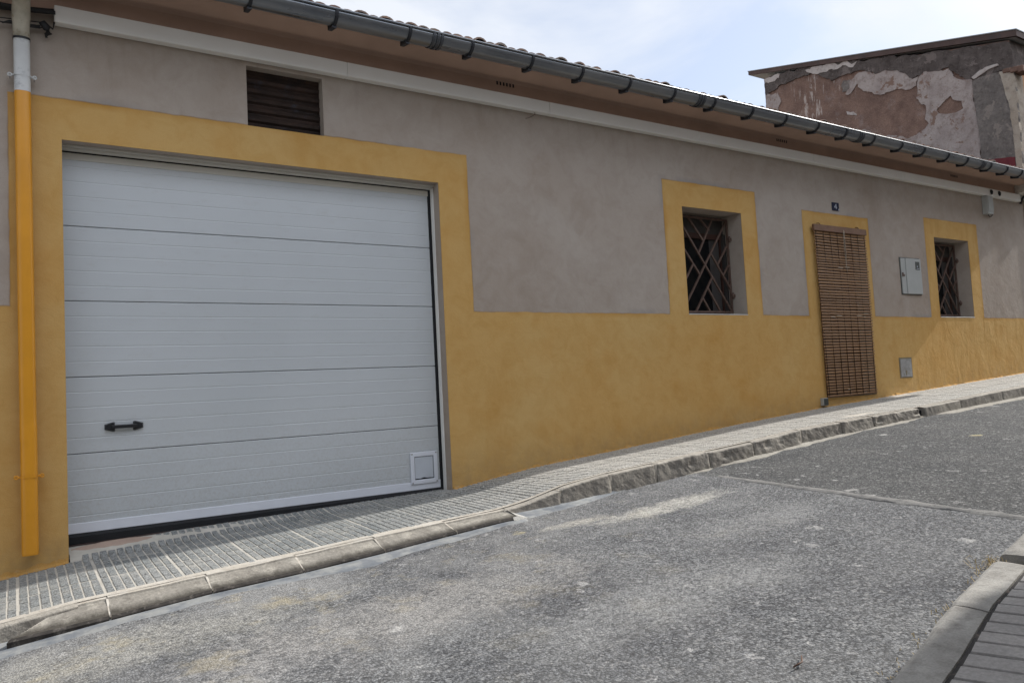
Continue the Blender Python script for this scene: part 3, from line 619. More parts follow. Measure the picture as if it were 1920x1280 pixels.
# ------------------------------------------------------------------ the long low house
house = empty('house', (0, 0, 0))
tag(house, 'long low house with grey render over an ochre dado and a white garage door', 'house')
XL, XR = -6.0, 13.56
OPEN = [(.013, 2.813, -.6, 2.583, .17), (1.223, 1.812, 2.854, 3.315, .085), (5.74, 6.676, 1.470, 2.632, .34), (8.0, 9.045, .47, 2.52, .2), (10.74, 11.692, 1.472, 2.62, .34)]
w = MB(); xs = sorted({XL, XR} | {v for o in OPEN for v in o[:2]}); zs = sorted({-2.2, 3.62} | {v for o in OPEN for v in o[2:4]})
zs = sorted(set(zs)-{-.6}); OPEN[0] = (.013, 2.813, -2.2, 2.583, .17)
def isopen(x, z): return any(o[0] < x < o[1] and o[2] < z < o[3] for o in OPEN)
for a, b in zip(xs, xs[1:]):
    for c, d in zip(zs, zs[1:]):
        if not isopen((a+b)/2, (c+d)/2): w.quad((a, 0, c), (b, 0, c), (b, 0, d), (a, 0, d))
for (x0, x1, z0, z1, d) in OPEN:
    w.quad((x0, 0, z0), (x0, d, z0), (x0, d, z1), (x0, 0, z1)); w.quad((x1, 0, z0), (x1, d, z0), (x1, d, z1), (x1, 0, z1))
    w.quad((x0, 0, z1), (x1, 0, z1), (x1, d, z1), (x0, d, z1))
    if z0 > -1: w.quad((x0, 0, z0), (x1, 0, z0), (x1, d, z0), (x0, d, z0))
w.quad((XL, 0, -2.2), (XL, 8, -2.2), (XL, 8, 3.62), (XL, 0, 3.62)); w.quad((XR, 0, -2.2), (XR, 8, -2.2), (XR, 8, 3.62), (XR, 0, 3.62))
w.quad((XL, 8, -2.2), (XR, 8, -2.2), (XR, 8, 3.62), (XL, 8, 3.62))
for xg in (XL, XR): w.add([(xg, 0, 3.62), (xg, 8, 3.62), (xg, 4, 4.72)], [(0, 1, 2)])
wall = w.build('wall', M_WALL, house)
# painted mortar fillet at the foot of the wall
sk = MB()
for a, b in ((XL, .010), (2.816, XR)):
    xs = frange(a, b, .025); vs = []
    for x in xs:
        k = 1+1.1*noise.noise((x*3.1, 1, 0))+1.0*noise.noise((x*11, 2, 0))+.6*noise.noise((x*29, 5, 0)); k = max(.08, k)
        h = (.022 if x > .1 else .034)*k; o = .016*k+.002
        z = interp(x, FOOT)
        vs += [(x, -.0025, z+h), (x, -.004-o*.35, z+h*.45), (x, -.006-o, z+.004), (x, -.006-o, z-.02)]
    sk.add(vs, [(i*4+k, i*4+k+1, (i+1)*4+k+1, (i+1)*4+k) for i in range(len(xs)-1) for k in range(3)])
M_SKIRT = trowel('ochre_mortar_skirt', (.46, .27, .09), (.40, .22, .06), (.36, .28, .17), 7, .95, .4, .006)
sk.build('mortar_skirt', M_SKIRT, house)

# soffit moulding
sf = MB(); prof = [(-.004, 3.44), (-.004, 3.592), (-.009, 3.600), (-.017, 3.613), (-.030, 3.622), (-.045, 3.627), (-.055, 3.630), (-.060, 3.606), (-.085, 3.602), (-.14, 3.614), (-.22, 3.634), (-.34, 3.640), (-.455, 3.626), (-.47, 3.66)]
sf.loft(prof, [-6.2, 0, 3, 6, 9, 12, 13.30, 13.56])
soff = sf.build('soffit', M_SOFFIT, house)
for xv in (3.46, 7.40, 11.35, -.4):
    v = MB()
    for k in range(6): x = xv+k*.035; v.box(x, x+.016, -.0065, -.002, 3.560, 3.592)
    v.build('air_vent', M_BLACK, soff)
ep = MB(); vs = []
ep.add([(13.30, -.008, 3.46), (13.30, -.44, 3.60), (13.55, -.44, 3.60), (13.55, -.008, 3.40), (13.30, -.008, 3.64), (13.55, -.008, 3.64), (13.30, -.44, 3.632), (13.55, -.44, 3.632)], [(0, 1, 2, 3), (0, 1, 6, 4), (3, 2, 7, 5), (1, 2, 7, 6)])
ep.build('soffit_end', trowel('chipped_white_render', (.50, .47, .42), (.58, .55, .50), (.33, .27, .22), 9), house)

# roof: barrel tiles in courses on a sloping slab
rf = MB(); PIT_ = .275
def rz_(Y): return 3.649 + (.52-Y)*PIT_
for course in range(12):
    Y0 = .490 - course*.36; Y1 = Y0-.40
    nx = int((XR+.05-XL)/.105)
    for c in range(nx):
        big = c % 2 == 0; xc = XL-.02 + c*.105 + random.uniform(-.006, .006); R = .062 if big else .052
        up = big; hh = (.042 if big else .030)*random.uniform(.75, 1.2); dz = .012*random.uniform(.4, 1.6); yo = random.uniform(-.016, .014)
        vs = []; n = 7
        for (Y, rr) in ((Y0+yo, 1.0), (Y1, .88)):
            for k in range(n):
                a = math.pi*k/(n-1); vs.append((xc-math.cos(a)*R*rr, -Y, rz_(Y)+math.sin(a)*hh*rr-.016+(dz if Y == Y0+yo else -.012)))
        for k in range(n):   # thickness at the open end
            a = math.pi*k/(n-1); vs.append((xc-math.cos(a)*(R-.012), -(Y0+yo), rz_(Y0)+math.sin(a)*(hh-.014)-.018+dz))
        fs = [(k, k+1, n+k+1, n+k) for k in range(n-1)] + [(k, k+1, 2*n+k+1, 2*n+k) for k in range(n-1)]
        rf.add(vs, fs, 0, False)
rf.add([(XL, -.46, 3.640), (XR, -.46, 3.640), (XR, 4, 4.80), (XL, 4, 4.80), (XL, 8.4, 3.60), (XR, 8.4, 3.60)], [(0, 1, 2, 3), (3, 2, 5, 4)], 1)
rf.build('roof', [M_TILE, simple('tile_bed', (.16, .10, .075), .9)], house)

# gutter
gt = MB(); R = .083; gy, gz0 = -.537, 3.583
prof = []
for k in range(15): a = math.pi*k/14; prof.append((gy+math.cos(a)*R, gz0-math.sin(a)*R))
inner = [(gy+math.cos(math.pi*k/14)*(R-.004), gz0-math.sin(math.pi*k/14)*(R-.004)) for k in range(14, -1, -1)]
gt.loft(prof+inner, [XL-.1, 0, 4, 8, 12, 13.72], 0, True, True)
gt.tube([(XL-.1, gy-R-.004, gz0+.003), (13.72, gy-R-.004, gz0+.003)], .0085, 8)
for xe in (XL-.1, 13.72): gt.add([(xe, y, z) for y, z in prof], [tuple(range(15))])
gut = gt.build('gutter', M_ZINC, house)
bxs = [-4.9, -4.3, -3.7, -3.1, -2.5, -1.9, -1.3, -.7, -.1, .5, 1.115, 1.72, 2.305, 2.856, 3.446, 3.985, 4.543, 5.115, 5.673, 6.243, 6.79, 7.35, 7.88, 8.434, 9.03, 9.54, 10.12, 10.614, 11.255, 11.72, 12.16, 12.7, 13.3]
br = MB()
for k in range(16):
    pass
n = 17; vs = []
for dx in (-.011, .011):
    for rr in (R+.001, R+.011):
        for k in range(n): a = -.12+(math.pi+.12)*k/(n-1); vs.append((dx, gy-math.cos(a)*rr, gz0-math.sin(a)*rr))
fs = []
for k in range(n-1):
    fs += [(k, k+1, n+k+1, n+k), (2*n+k, 3*n+k, 3*n+k+1, 2*n+k+1), (n+k, n+k+1, 3*n+k+1, 3*n+k), (k, 2*n+k, 2*n+k+1, k+1)]
br.add(vs, fs)
br.add([(-.016, -.556, gz0-R-.006), (.016, -.556, gz0-R-.006), (.016, -.47, gz0-.055), (-.016, -.47, gz0-.055), (-.016, -.556, gz0-R-.024), (.016, -.556, gz0-R-.024), (.016, -.455, gz0-R-.006), (-.016, -.455, gz0-R-.006), (.016, -.455, 3.63), (-.016, -.455, 3.63), (.016, -.47, 3.63), (-.016, -.47, 3.63)],
       [(0, 1, 2, 3), (4, 5, 6, 7), (0, 1, 5, 4), (1, 2, 6, 5), (0, 3, 7, 4), (6, 8, 9, 7), (2, 10, 8, 6), (3, 11, 9, 7), (2, 3, 11, 10)])
b0 = br.build('gutter_bracket', M_ZINCB, gut)
for i, x in enumerate(bxs):
    o = b0 if i == 0 else b0.copy()
    if i: COL.objects.link(o); o.parent = gut
    o.location = (x, 0, 0); o.rotation_euler = (0, 0, 0)
cp = MB()
for k in range(3):
    xx = -.036+.036*k; vs = []
    for dx in (-.011, .011):
        for rr in (R+.001, R+.007+(.003 if k == 1 else 0)):
            for j in range(n): a = -.1+(math.pi+.1)*j/(n-1); vs.append((xx+dx, gy-math.cos(a)*rr, gz0-math.sin(a)*rr))
    cp.add(vs, fs)
c0 = cp.build('gutter_coupling', simple('gutter_coupling_grey', (.065, .07, .08), .5, .3), gut)
for i, x in enumerate([2.545, 5.49, 8.185, 11.06, -.9]):
    o = c0 if i == 0 else c0.copy()
    if i: COL.objects.link(o); o.parent = gut
    o.location = (x, 0, 0)

# white cable trunking under the eaves
tk = MB()
js = [-.022, 2.0, 4.0, 6.0, 8.0, 10.0, 12.0, 13.33]
for i, (a, b) in enumerate(zip(js, js[1:])):
    tk.bbox(a+.0006, b-.0006, -.072, -.001, 3.347, 3.462, .006)
trunk = tk.build('cable_trunking', M_TRIM, house)
for x in (12.36, 12.61):
    bl = MB(); bl.tube([(x, -.0725, 3.44), (x, -.084, 3.41), (x+.01, -.086, 3.37)], [.018, .026, .012], 8)
    bl.build('cable_gland', M_BLACKP, trunk)

# garage door
gd = empty('garage_door', (0, .16, 0)); gd.parent = house
tag(gd, 'white sectional garage door with ribbed panels')
DY = .16
secs = [(.002, .502), (.502, 1.014), (1.014, 1.529), (1.529, 2.041), (2.041, 2.52)]
def zlin(z, x): return z
for (za, zb) in secs:
    p = MB(); a, b = za+.0022, zb-.0022
    prof = [(DY+.03, a), (DY+.0035, a), (DY, a+.004)]
    st = .1025; zz = (zb if zb > 2.3 else zb)
    ribs = [za+st*k for k in range(1, 5)] if za > .1 else [.502-st*k for k in range(4, 0, -1)]
    for r in ribs:
        if r < b-.03: prof += [(DY, r-.005), (DY+.0016, r-.0014), (DY+.0016, r+.0014), (DY, r+.005)]
    prof += [(DY, b-.004), (DY+.0035, b), (DY+.03, b)]
    p.loft(prof, [.004, 1.4, 2.781]); p.build('panel', M_PANEL, gd)
# bottom rail, rubber seal, side seal, guide rails and head
p = MB(); p.bbox(.003, 2.782, DY-.006, DY+.02, -.020, .047, .003); p.build('bottom_rail', M_WHITEAL, gd)
p = MB(); p.loft([(DY-.008, -.021), (DY-.016, -.04), (DY-.014, -.085), (DY+.03, -.12), (DY+.03, -.02)], [.0, 2.80], close=True); p.build('bottom_seal', M_BLACK, gd)
p = MB(); p.box(2.783, 2.8115, DY-.004, DY+.03, -.06, 2.60); p.build('side_seal', M_BLACK, gd)
p = MB()
p.bbox(2.8055, 2.8129, DY-.060, DY-.010, -.06, 2.56, .002)
p.build('guide_rail', M_TRIM, gd)
p = MB(); p.bbox(.004, 2.786, DY-.006, DY+.012, 2.498, 2.545, .002); p.build('top_trim', M_TRIM2, gd)
p = MB(); p.box(0, 2.813, DY+.02, DY+.03, 2.4, 2.75); p.build('head_gap', M_BLACK, gd)
p = MB(); p.bbox(.014, 2.812, DY-.055, DY-.008, 2.553, 2.575, .003); p.bbox(.014, 2.812, DY-.075, DY-.058, 2.568, 2.5825, .002); p.build('head_frame', M_TRIM2, gd)
p = MB(); p.box(0, 2.813, DY+.06, DY+.07, -.3, 2.6); p.build('backing', M_BLACK, gd)
# handle
hd = MB(); hz = .668; hy = DY
def plate(x0, x1, flip):
    pts = [(0, -.020), (.030, -.030), (.070, -.020 if 0 else -.032), (.082, -.020), (.082, .020), (.070, .032), (.030, .030), (0, .020)]
    pts = [(0, -.017), (.052, -.033), (.064, -.030), (.064, .030), (.052, .033), (0, .017)]
    P = [((x0+u if not flip else x1-u), v) for u, v in pts]
    n = len(P); top = [(cx_(px), hy-.020, hz+v*.72) for px, v in P] if False else None
    mx_ = sum(a for a, _ in P)/n
    lo = [(px, hy-.0005, hz+v) for px, v in P]; hi = [(mx_+(px-mx_)*.78, hy-.020, hz+v*.74) for px, v in P]
    hd.add(lo+hi, [tuple(range(n, 2*n))]+[(k, (k+1) % n, n+(k+1) % n, n+k) for k in range(n)])
plate(.244, .484, False); plate(.244, .484, True)
hd.bbox(.285, .443, hy-.034, hy-.012, hz-.012, hz+.012, .005)
hd.build('handle', M_BLACKP, gd)
# pet flap: frame, gap and flap in one mesh
pf = MB(); x0, x1, z0, z1 = 2.505, 2.757, .028, .292
fr = .036
pf.bbox(x0, x0+fr, DY-.016, DY-.0005, z0, z1, .004); pf.bbox(x1-fr, x1, DY-.016, DY-.0005, z0, z1, .004)
pf.bbox(x0+fr-.004, x1-fr+.004, DY-.0155, DY-.0005, z0, z0+fr, .004); pf.bbox(x0+fr-.004, x1-fr+.004, DY-.0155, DY-.0005, z1-fr, z1, .004)
pf.box(x0+fr-.004, x1-fr+.004, DY-.004, DY-.0008, z0+fr-.004, z1-fr+.004, 1)
n = 14; pts = [(x0+fr+.004+(x1-x0-2*fr-.010)*k/n, z0+fr+.010+.006*math.exp(-((k-7)/2.0)**2)+.001*math.sin(k*1.3)) for k in range(n+1)]
top = [(x, z1-fr-.004) for x, _ in pts]
vs = [(x, DY-.009, z) for x, z in pts]+[(x, DY-.009, z) for x, z in top]+[(x, DY-.003, z) for x, z in pts]
pf.add(vs, [(k, k+1, n+2+k, n+1+k) for k in range(n)]+[(k, k+1, 2*n+3+k, 2*n+2+k) for k in range(n)], 2)
for (x, z) in ((x0+.014, z0+.012), (x1-.014, z0+.012), (x0+.014, z1-.012), (x1-.014, z1-.012)): pf.tube([(x, DY-.0155, z), (x, DY-.0195, z)], .0065, 8, 3)
pf.build('pet_flap', [M_WHITEAL, M_BLACK, simple('clear_flap', (.50, .54, .60), .3, var=.06), M_STEEL], gd)
th = MB(); vs = []; xs = frange(.014, 2.812, .04)
for x in xs: vs += [(x, .138+.010*noise.noise((x*5, 1, 1)), thr(x)-.008+.006*0+.012*max(0, noise.noise((x*3, 2, 2)))), (x, .15, thr(x)+.004), (x, .175, thr(x)+.008)]
th.add(vs, [(i*3+k, i*3+k+1, i*3+k+4, i*3+k+3) for i in range(len(xs)-1) for k in range(2)])
th.build('threshold', simple('dark_red_threshold', (.045, .030, .028), .9, var=.4, scale=7, dirt=(.12, .085, .075)), gd)

# loft louver
lv = MB(); prof = []
for k in range(7):
    z = 2.84+k*.074; prof += [(.098, z), (.080, z+.014), (.077, z+.040), (.096, z+.062)]
lv.loft(prof, [1.20, 1.84]); lv.build('louver', M_RUST, house)

# windows
def window(x0, x1, z0, z1, d):
    wd_ = empty('window', ((x0+x1)/2, d, z0)); wd_.parent = house
    p = MB(); p.bbox(x0+.001, x1-.001, -.004, d, z0-.002, z0+.010, .002); p.build('sill', simple('pale_sill', (.50, .49, .46), .7), wd_)
    p = MB(); y = d-.06
    p.box(x0, x1, y, y+.05, z0+.01, z0+.07); p.box(x0, x1, y, y+.05, z1-.26, z1-.20); p.box(x0, x0+.06, y+.001, y+.05, z0, z1-.2); p.box(x0+.06, x0+.10, y+.003, y+.05, z0+.07, z1-.26)
    xm = (x0+x1)/2; p.box(x0+.20, x0+.27, y-.004, y+.05, z0+.07, z1-.26); p.box(x0+.06, x0+.12, y+.012, y+.05, z0+.07, z1-.26); p.box(x1-.06, x1-.035, y+.012, y+.05, z0+.07, z1-.26)
    p.build('frame', M_FRAME, wd_)
    p = MB(); p.box(x1-.035, x1, y-.03, y+.05, z0+.01, z1-.2); p.box(x1-.22, x1-.06, y+.028, y+.029, z0+.07, z1-.26); p.build('inner_panel', M_CURT, wd_)
    p = MB(); p.box(x0, x1, y+.004, y+.05, z1-.20, z1); p.build('shutter_box', M_CURT, wd_)
    p = MB(); p.quad((x0+.06, y+.03, z0+.05), (x1-.06, y+.03, z0+.05), (x1-.06, y+.03, z1-.24), (x0+.06, y+.03, z1-.24)); p.build('pane', M_GLASS, wd_)
    # iron grille, bars meeting at slants
    gy_ = .205; gx0, gx1, gz_0, gz_1 = x0+.012, x1-.012, z0+.045, z1-.035
    p = MB(); t = .0105
    p.box(gx0, gx1, gy_-t, gy_+t, gz_0, gz_0+2*t); p.box(gx0, gx1, gy_-t, gy_+t, gz_1-2*t, gz_1)
    p.box(gx0, gx0+2*t, gy_-t+.001, gy_+t-.001, gz_0+2*t, gz_1-2*t); p.box(gx1-2*t, gx1, gy_-t+.001, gy_+t-.001, gz_0+2*t, gz_1-2*t)
    bars = [((.09, 0), (.42, .25)), ((.36, 0), (.57, .125)), ((.66, 0), (.29, .375)), ((-.163, 0), (1, 1)), ((1, 0), (-.163, 1)), ((1, .26), (.72, .49)), ((.58, .38), (1, .75)),
            ((1, .48), (.84, .60)), ((-.31, .13), (.285, .61)), ((.14, .50), (-.31, .885)), ((.57, .63), (.14, 1)), ((.44, .74), (.72, 1)), ((.31, .855), (.47, 1))]
    U0 = x0+.232; UW = gx1-.012-U0
    for bi, ((a, b), (c, e)) in enumerate(bars):
        A = Vector((U0+UW*a, 0, gz_1-.012-(gz_1-gz_0-.024)*b)); B = Vector((U0+UW*c, 0, gz_1-.012-(gz_1-gz_0-.024)*e))
        dd = (B-A).normalized(); nn = Vector((-dd.z, 0, dd.x))*.0100; yy = gy_ + (bi % 3-1)*.0007; t2 = .0085
        vs = [Vector((q.x, yy+s, q.z)) for q in (A-nn, A+nn, B+nn, B-nn) for s in (-t2, t2)]
        p.add(vs, [(0, 2, 4, 6), (1, 3, 5, 7), (0, 1, 3, 2), (4, 5, 7, 6), (2, 3, 5, 4), (6, 7, 1, 0)])
    for zz in (z0+.24, z1-.27):
        p.bbox(gx1-.004, x1+.004, gy_-.045, gy_+.004, zz-.018, zz+.018, .004); p.tube([(x1-.022, gy_-.032, zz-.035), (x1-.022, gy_-.032, zz+.035)], .010, 8)
    p.build('grille', M_IRON, wd_)
window(5.74, 6.676, 1.470, 2.632, .34); window(10.74, 11.692, 1.472, 2.62, .34)
dr = MB(); dr.box(8.0, 9.045, .17, .20, .47, 2.52); dr.box(8.08, 8.96, .155, .17, .6, 1.4); dr.box(8.08, 8.96, .155, .17, 1.5, 2.4); dr.build('door', M_WOOD, house)

# ---- downpipe
dp = empty('downpipe', (-.205, -.05, -.1))
tag(dp, 'ochre-painted downpipe with a bare white stained upper length, at the left end of the wall', 'downpipe')
def sq(cx, cy, z, hw, hd_, e=3.2, n=20):
    return [(cx+math.copysign(abs(math.cos(a))**(2/e), math.cos(a))*hw, cy+math.copysign(abs(math.sin(a))**(2/e), math.sin(a))*hd_, z) for a in [2*math.pi*k/n for k in range(n)]]
def pipe(name, st, mat, e=3.2, n=20, cap=False):
    p = MB(); vs = []
    for (cx, cy, z, hw, hd_) in st: vs += sq(cx, cy, z, hw, hd_, e, n)
    p.add(vs, [(i*n+k, i*n+(k+1) % n, (i+1)*n+(k+1) % n, (i+1)*n+k) for i in range(len(st)-1) for k in range(n)], 0, True)
    return p.build(name, mat, dp)
pc = -.196
pipe('lower_pipe', [(pc, -.058, -.084, .044, .0375), (pc, -.058, -.079, .0455, .039), (pc, -.058, -.070, .0455, .039), (pc, -.058, .6, .0455, .039), (pc, -.058, .61, .0455, .039), (pc-.001, -.058, .62, .0470, .0405), (pc-.001, -.058, .625, .0470, .0405), (pc-.001, -.058, .70, .0470, .0405), (pc-.001, -.058, .705, .0470, .0405), (pc-.002, -.058, .72, .0455, .039), (pc-.002, -.058, .73, .0455, .039), (pc-.006, -.058, 2.0, .0455, .039), (pc-.008, -.058, 2.845, .0455, .039)], M_PIPEY, 2.4, 28)
pipe('bare_pipe', [(pc-.008, -.058, 2.845, .0455, .039), (pc-.009, -.058, 3.19, .0455, .039)], M_PIPEW, 2.6)
pipe('pipe_joint', [(pc-.009, -.058, 3.185, .049, .042), (pc-.009, -.058, 3.20, .049, .042)], M_BLACKP, 2.4)
el = MB(); el.tube([(pc-.009, -.058, 3.20), (pc-.010, -.058, 3.28), (pc-.010, -.064, 3.32), (pc-.010, -.085, 3.37), (pc-.008, -.14, 3.42), (pc-.006, -.30, 3.46), (pc-.004, -.42, 3.49), (pc-.004, -.53, 3.53)], [.047, .048, .052, .052, .05, .048, .047, .047], 16)
el.build('elbow', M_PIPED, dp)
for (z, m) in ((2.95, M_PIPEW), (.397, M_PIPEY)):
    c = MB(); cx = pc-.008 if z > 1 else pc
    r1 = sq(cx, -.058, z-.007, .048, .0415); r2 = sq(cx, -.058, z+.007, .048, .0415); c.add(r1+r2, [(k, (k+1) % 20, 20+(k+1) % 20, 20+k) for k in range(20)], 0, True)
    for sx in (-1, 1):
        c.bbox(min(cx+sx*.046, cx+sx*.062), max(cx+sx*.046, cx+sx*.062), -.066, -.050, z-.006, z+.006, .002)
        ring = [(cx+sx*.068+math.cos(a)*.010, -.060, z+math.sin(a)*.010) for a in [2*math.pi*k/12 for k in range(13)]]
        c.tube(ring, .0045, 6)
        c.tube([(cx+sx*.068, -.06, z), (cx+sx*.068, 0, z)], .003, 6)
    c.build('pipe_clip', m, dp)

# ---- fixtures on the facade
cb = MB(); cb.tube([(x, -.045-.006*math.sin(x*3), interp(x, [(-6, 3.34), (-1, 3.372), (-.3, 3.392), (-.015, 3.425)])) for x in frange(-6, -.015, .12)], .019, 8)
cb.tube([(x, -.075-.004*math.sin(x*5), interp(x, [(-6, 3.30), (-1, 3.36), (-.3, 3.395), (-.015, 3.405)])) for x in frange(-6, -.015, .12)], .013, 8)
tag(cb.build('cable_bundle', M_CABLE), 'thick black cable bundle running behind the downpipe into the white trunking', 'cable')
cl = MB()
cl.tube([(-6, -.045, 3.25), (-.33, -.045, 3.318), (-.075, -.045, 3.337)], .0035, 6)
cl.tube([(-6, -.04, 3.19), (-.36, -.05, 3.288), (-.075, -.05, 3.300)], .0045, 6)
cl.tube([(-.31, -.05, 3.285), (-.27, -.05, 3.302), (-.2, -.05, 3.296), (-.10, -.05, 3.301)], [.004, .010, .012, .012], 8)
cl.tube([(-.105, -.055, 3.318), (-.085, -.058, 3.325), (-.062, -.055, 3.298), (-.052, -.05, 3.27), (-.07, -.05, 3.252)], [.012, .024, .026, .020, .008], 8)
cl.tube([(-.072, -.05, 3.265), (-.066, -.045, 3.238)], .007, 6)
cl.tube([(-.08, -.058, 3.335), (-.03, -.055, 3.30), (-.02, -.05, 3.35)], .006, 6)
tag(cl.build('tension_clamp', M_CABLE), 'black clamp holding thin wires beside the downpipe below the cable bundle', 'cable clamp')
ws = MB(); ws.tube([(3.85, -.035, 3.35), (3.845, -.045, 3.325), (3.80, -.06, 3.298), (3.755, -.065, 3.272), (3.72, -.065, 3.262)], .0032, 6)
tag(ws.build('wire_stub', M_IRON), 'short bent wire end sticking out below the white trunking', 'wire')

jb = empty('junction_box', (12.3, -.04, 3.05)); tag(jb, 'small weathered grey junction box under the right end of the white trunking', 'junction box')
p = MB(); p.bbox(12.205, 12.375, -.085, 0, 3.06, 3.345, .008); p.build('box_body', M_BOXG, jb)
p = MB(); p.bbox(12.213, 12.367, -.094, -.0855, 3.10, 3.335, .003); p.build('lid', M_BOXG, jb)
p = MB(); p.tube([(12.33+.075*math.sin(a), -.05, 3.10-.075*math.cos(a)*(1.0)) for a in [(-.9+2.6*k/12) for k in range(13)]], .006, 6); p.build('cable_loop', M_CABLE, jb)
ec = MB(); ec.tube([(13.43, -.02, 3.33), (13.42, -.05, 3.40), (13.46, -.075, 3.455), (13.54, -.07, 3.475), (13.7, -.05, 3.46), (14.6, -.04, 3.43)], .02, 8)
tag(ec.build('corner_cable', M_CABLE), 'thick black cable curving round the right-hand corner of the house under the gutter', 'cable')

mb_ = empty('meter_cabinet', (10.05, 0, 1.78)); tag(mb_, 'pale grey electricity meter cabinet set into the grey wall between door and right window', 'meter cabinet')
p = MB(); p.box(9.805, 10.297, -.006, .0, 1.775, 2.285); p.build('surround', M_DKGREY, mb_)
p = MB(); p.bbox(9.812, 9.925, -.020, -.0065, 1.785, 2.272, .003); p.bbox(9.915, 10.288, -.030, -.0065, 1.785, 2.272, .004); p.build('cabinet_door', M_BOXG, mb_)
p = MB(); p.bbox(10.145, 10.245, -.0335, -.0305, 2.12, 2.232, .001, 0); p.tube([(10.185, -.0335, 2.165), (10.185, -.037, 2.165)], .011, 8, 1); p.box(10.165, 10.235, -.0345, -.0337, 2.132, 2.140, 1); p.build('inspection_window', [M_DKGREY, M_WENAM], mb_)
p = MB(); p.bbox(9.818, 9.850, -.030, -.0205, 2.02, 2.075, .004); p.tube([(9.856, -.018, 2.035), (9.856, -.034, 2.035)], .014, 8); p.build('lock', M_IRON, mb_)

uc = MB(); uc.box(9.603, 9.905, -.004, 0, .652, .925, 1); uc.bbox(9.622, 9.885, -.010, -.0045, .668, .905, .002, 0)
uc.tube([(9.745, -.010, .735), (9.745, -.014, .735)], .018, 10, 1); uc.box(9.735, 9.755, -.0135, -.0102, .69, .72, 1)
uc.box(9.64, 9.87, -.0125, -.0102, .776, .781, 0)
tag(uc.build('utility_cover', [M_STEEL, simple('dark_ochre_rim', (.20, .17, .11), .8)]), 'small grey metal utility cover low in the ochre dado right of the door', 'utility cover')  # rim and lock marks in a duller ochre tone
oc = MB(); oc.bbox(7.862, 7.955, -.045, 0, .385, .475, .004, 0); oc.box(7.868, 7.952, -.0475, -.0452, .39, .47, 1)
for k in range(4): oc.box(7.875, 7.945, -.050, -.0476, .402+k*.017, .405+k*.017, 1)
tag(oc.build('wall_vent', [M_BOXG, M_DKGREY]), 'tiny grey vent box at the lower left corner of the reed blind', 'vent')

npl = MB(); npl.bbox(8.392, 8.532, -.010, 0, 2.808, 2.912, .002, 0)
def bar4(a, b, t, mb, y):
    A = Vector((a[0], 0, a[1])); B = Vector((b[0], 0, b[1])); d = (B-A).normalized(); nn = Vector((-d.z, 0, d.x))*t
    mb.add([Vector((q.x, y, q.z)) for q in (A-nn, A+nn, B+nn, B-nn)]+[Vector((q.x, y+.0012, q.z)) for q in (A-nn, A+nn, B+nn, B-nn)], [(0, 1, 2, 3), (0, 1, 5, 4), (1, 2, 6, 5), (2, 3, 7, 6), (3, 0, 4, 7)], 1)
bar4((8.470, 2.828), (8.470, 2.892), .0065, npl, -.0118); bar4((8.470, 2.889), (8.434, 2.851), .0055, npl, -.0116); bar4((8.430, 2.850), (8.486, 2.850), .0055, npl, -.0120)
npl.add([(8.505, -.0112, 2.811), (8.529, -.0112, 2.811), (8.529, -.0112, 2.84), (8.516, -.0112, 2.835)], [(0, 1, 2, 3)], 1)
tag(npl.build('house_number_plate', [M_NAVY, M_WENAM]), 'small navy house number plate reading 4 above the door', 'house number')

# ---- reed blind hanging over the door
bd = empty('reed_blind', (8.47, -.04, .48)); tag(bd, 'brown reed roll-down blind hanging over the front door', 'blind')
def blx(z, s): # slight lean and ragged sides
    return (7.930+(2.59-z)*.020 if s < 0 else 9.000+(2.59-z)*.004)
def bly(x, z): return -.036-.006*math.sin((2.6-z)*2.2)-.004*math.sin(x*4+z)
p = MB(); p.bbox(7.915, 9.005, -.060, -.030, 2.515, 2.592, .004)
for xx in (8.06, 8.86): p.tube([(xx, -.045, 2.59), (xx, -.03, 2.615), (xx, -.0, 2.62)], .006, 6)
p.build('head_rail', simple('brown_head_rail', (.17, .095, .06), .6, var=.2, scale=6), bd)
p = MB(); z = 2.508; k = 0
while z > .492:
    h = .0265 if random.random() < .75 else .021
    x0, x1 = blx(z, -1)+random.uniform(-.006, .006), blx(z, 1)+random.uniform(-.007, .007)
    bow = random.uniform(-.003, .003); tl = random.uniform(-.003, .003); xs = frange(x0, x1, .12); vs = []; n = 6
    if z < .53: tl += .012
    for x in xs:
        u = (x-x0)/(x1-x0); zc = z-h/2+bow*math.sin(u*3.14)+tl*(u-.5)-.0025*math.sin(u*31.4+k)*.4; yc = bly(x, z)
        for q in range(n): a = 2*math.pi*q/n; vs.append((x, yc+math.cos(a)*.0055, zc+math.sin(a)*h/2))
    m = 0
    p.add(vs, [(i*n+q, i*n+(q+1) % n, (i+1)*n+(q+1) % n, (i+1)*n+q) for i in range(len(xs)-1) for q in range(n)]+[tuple(range(n)), tuple((len(xs)-1)*n+q for q in range(n))], 0)
    z -= h+.0100; k += 1
for (xa, xb, z) in ((8.36, 8.46, 2.075), (8.50, 8.60, 2.085), (8.13, 8.22, 1.455), (8.25, 8.36, 1.47), (8.68, 8.78, 1.475), (8.82, 8.92, 1.50), (8.82, 8.87, 1.46), (8.38, 8.43, .56)):
    p.bbox(xa, xb, bly(xa, z)-.009, bly(xa, z)-.003, z-.004, z+.004, .001, 1)  # short pale slivers laid over the slats
p.build('slats', [M_REED, M_REEDL], bd)
p = MB()
for i in range(8):
    u = .035+.93*i/7
    if i == 0: u = .025
    pts = []
    for z in frange(2.51, .50, .12): x = blx(z, -1)*(1-u)+blx(z, 1)*u; pts.append((x, bly(x, z)-.0075, z))
    p.tube(pts, .0032, 5)
p.build('slat_cords', M_CORD, bd)
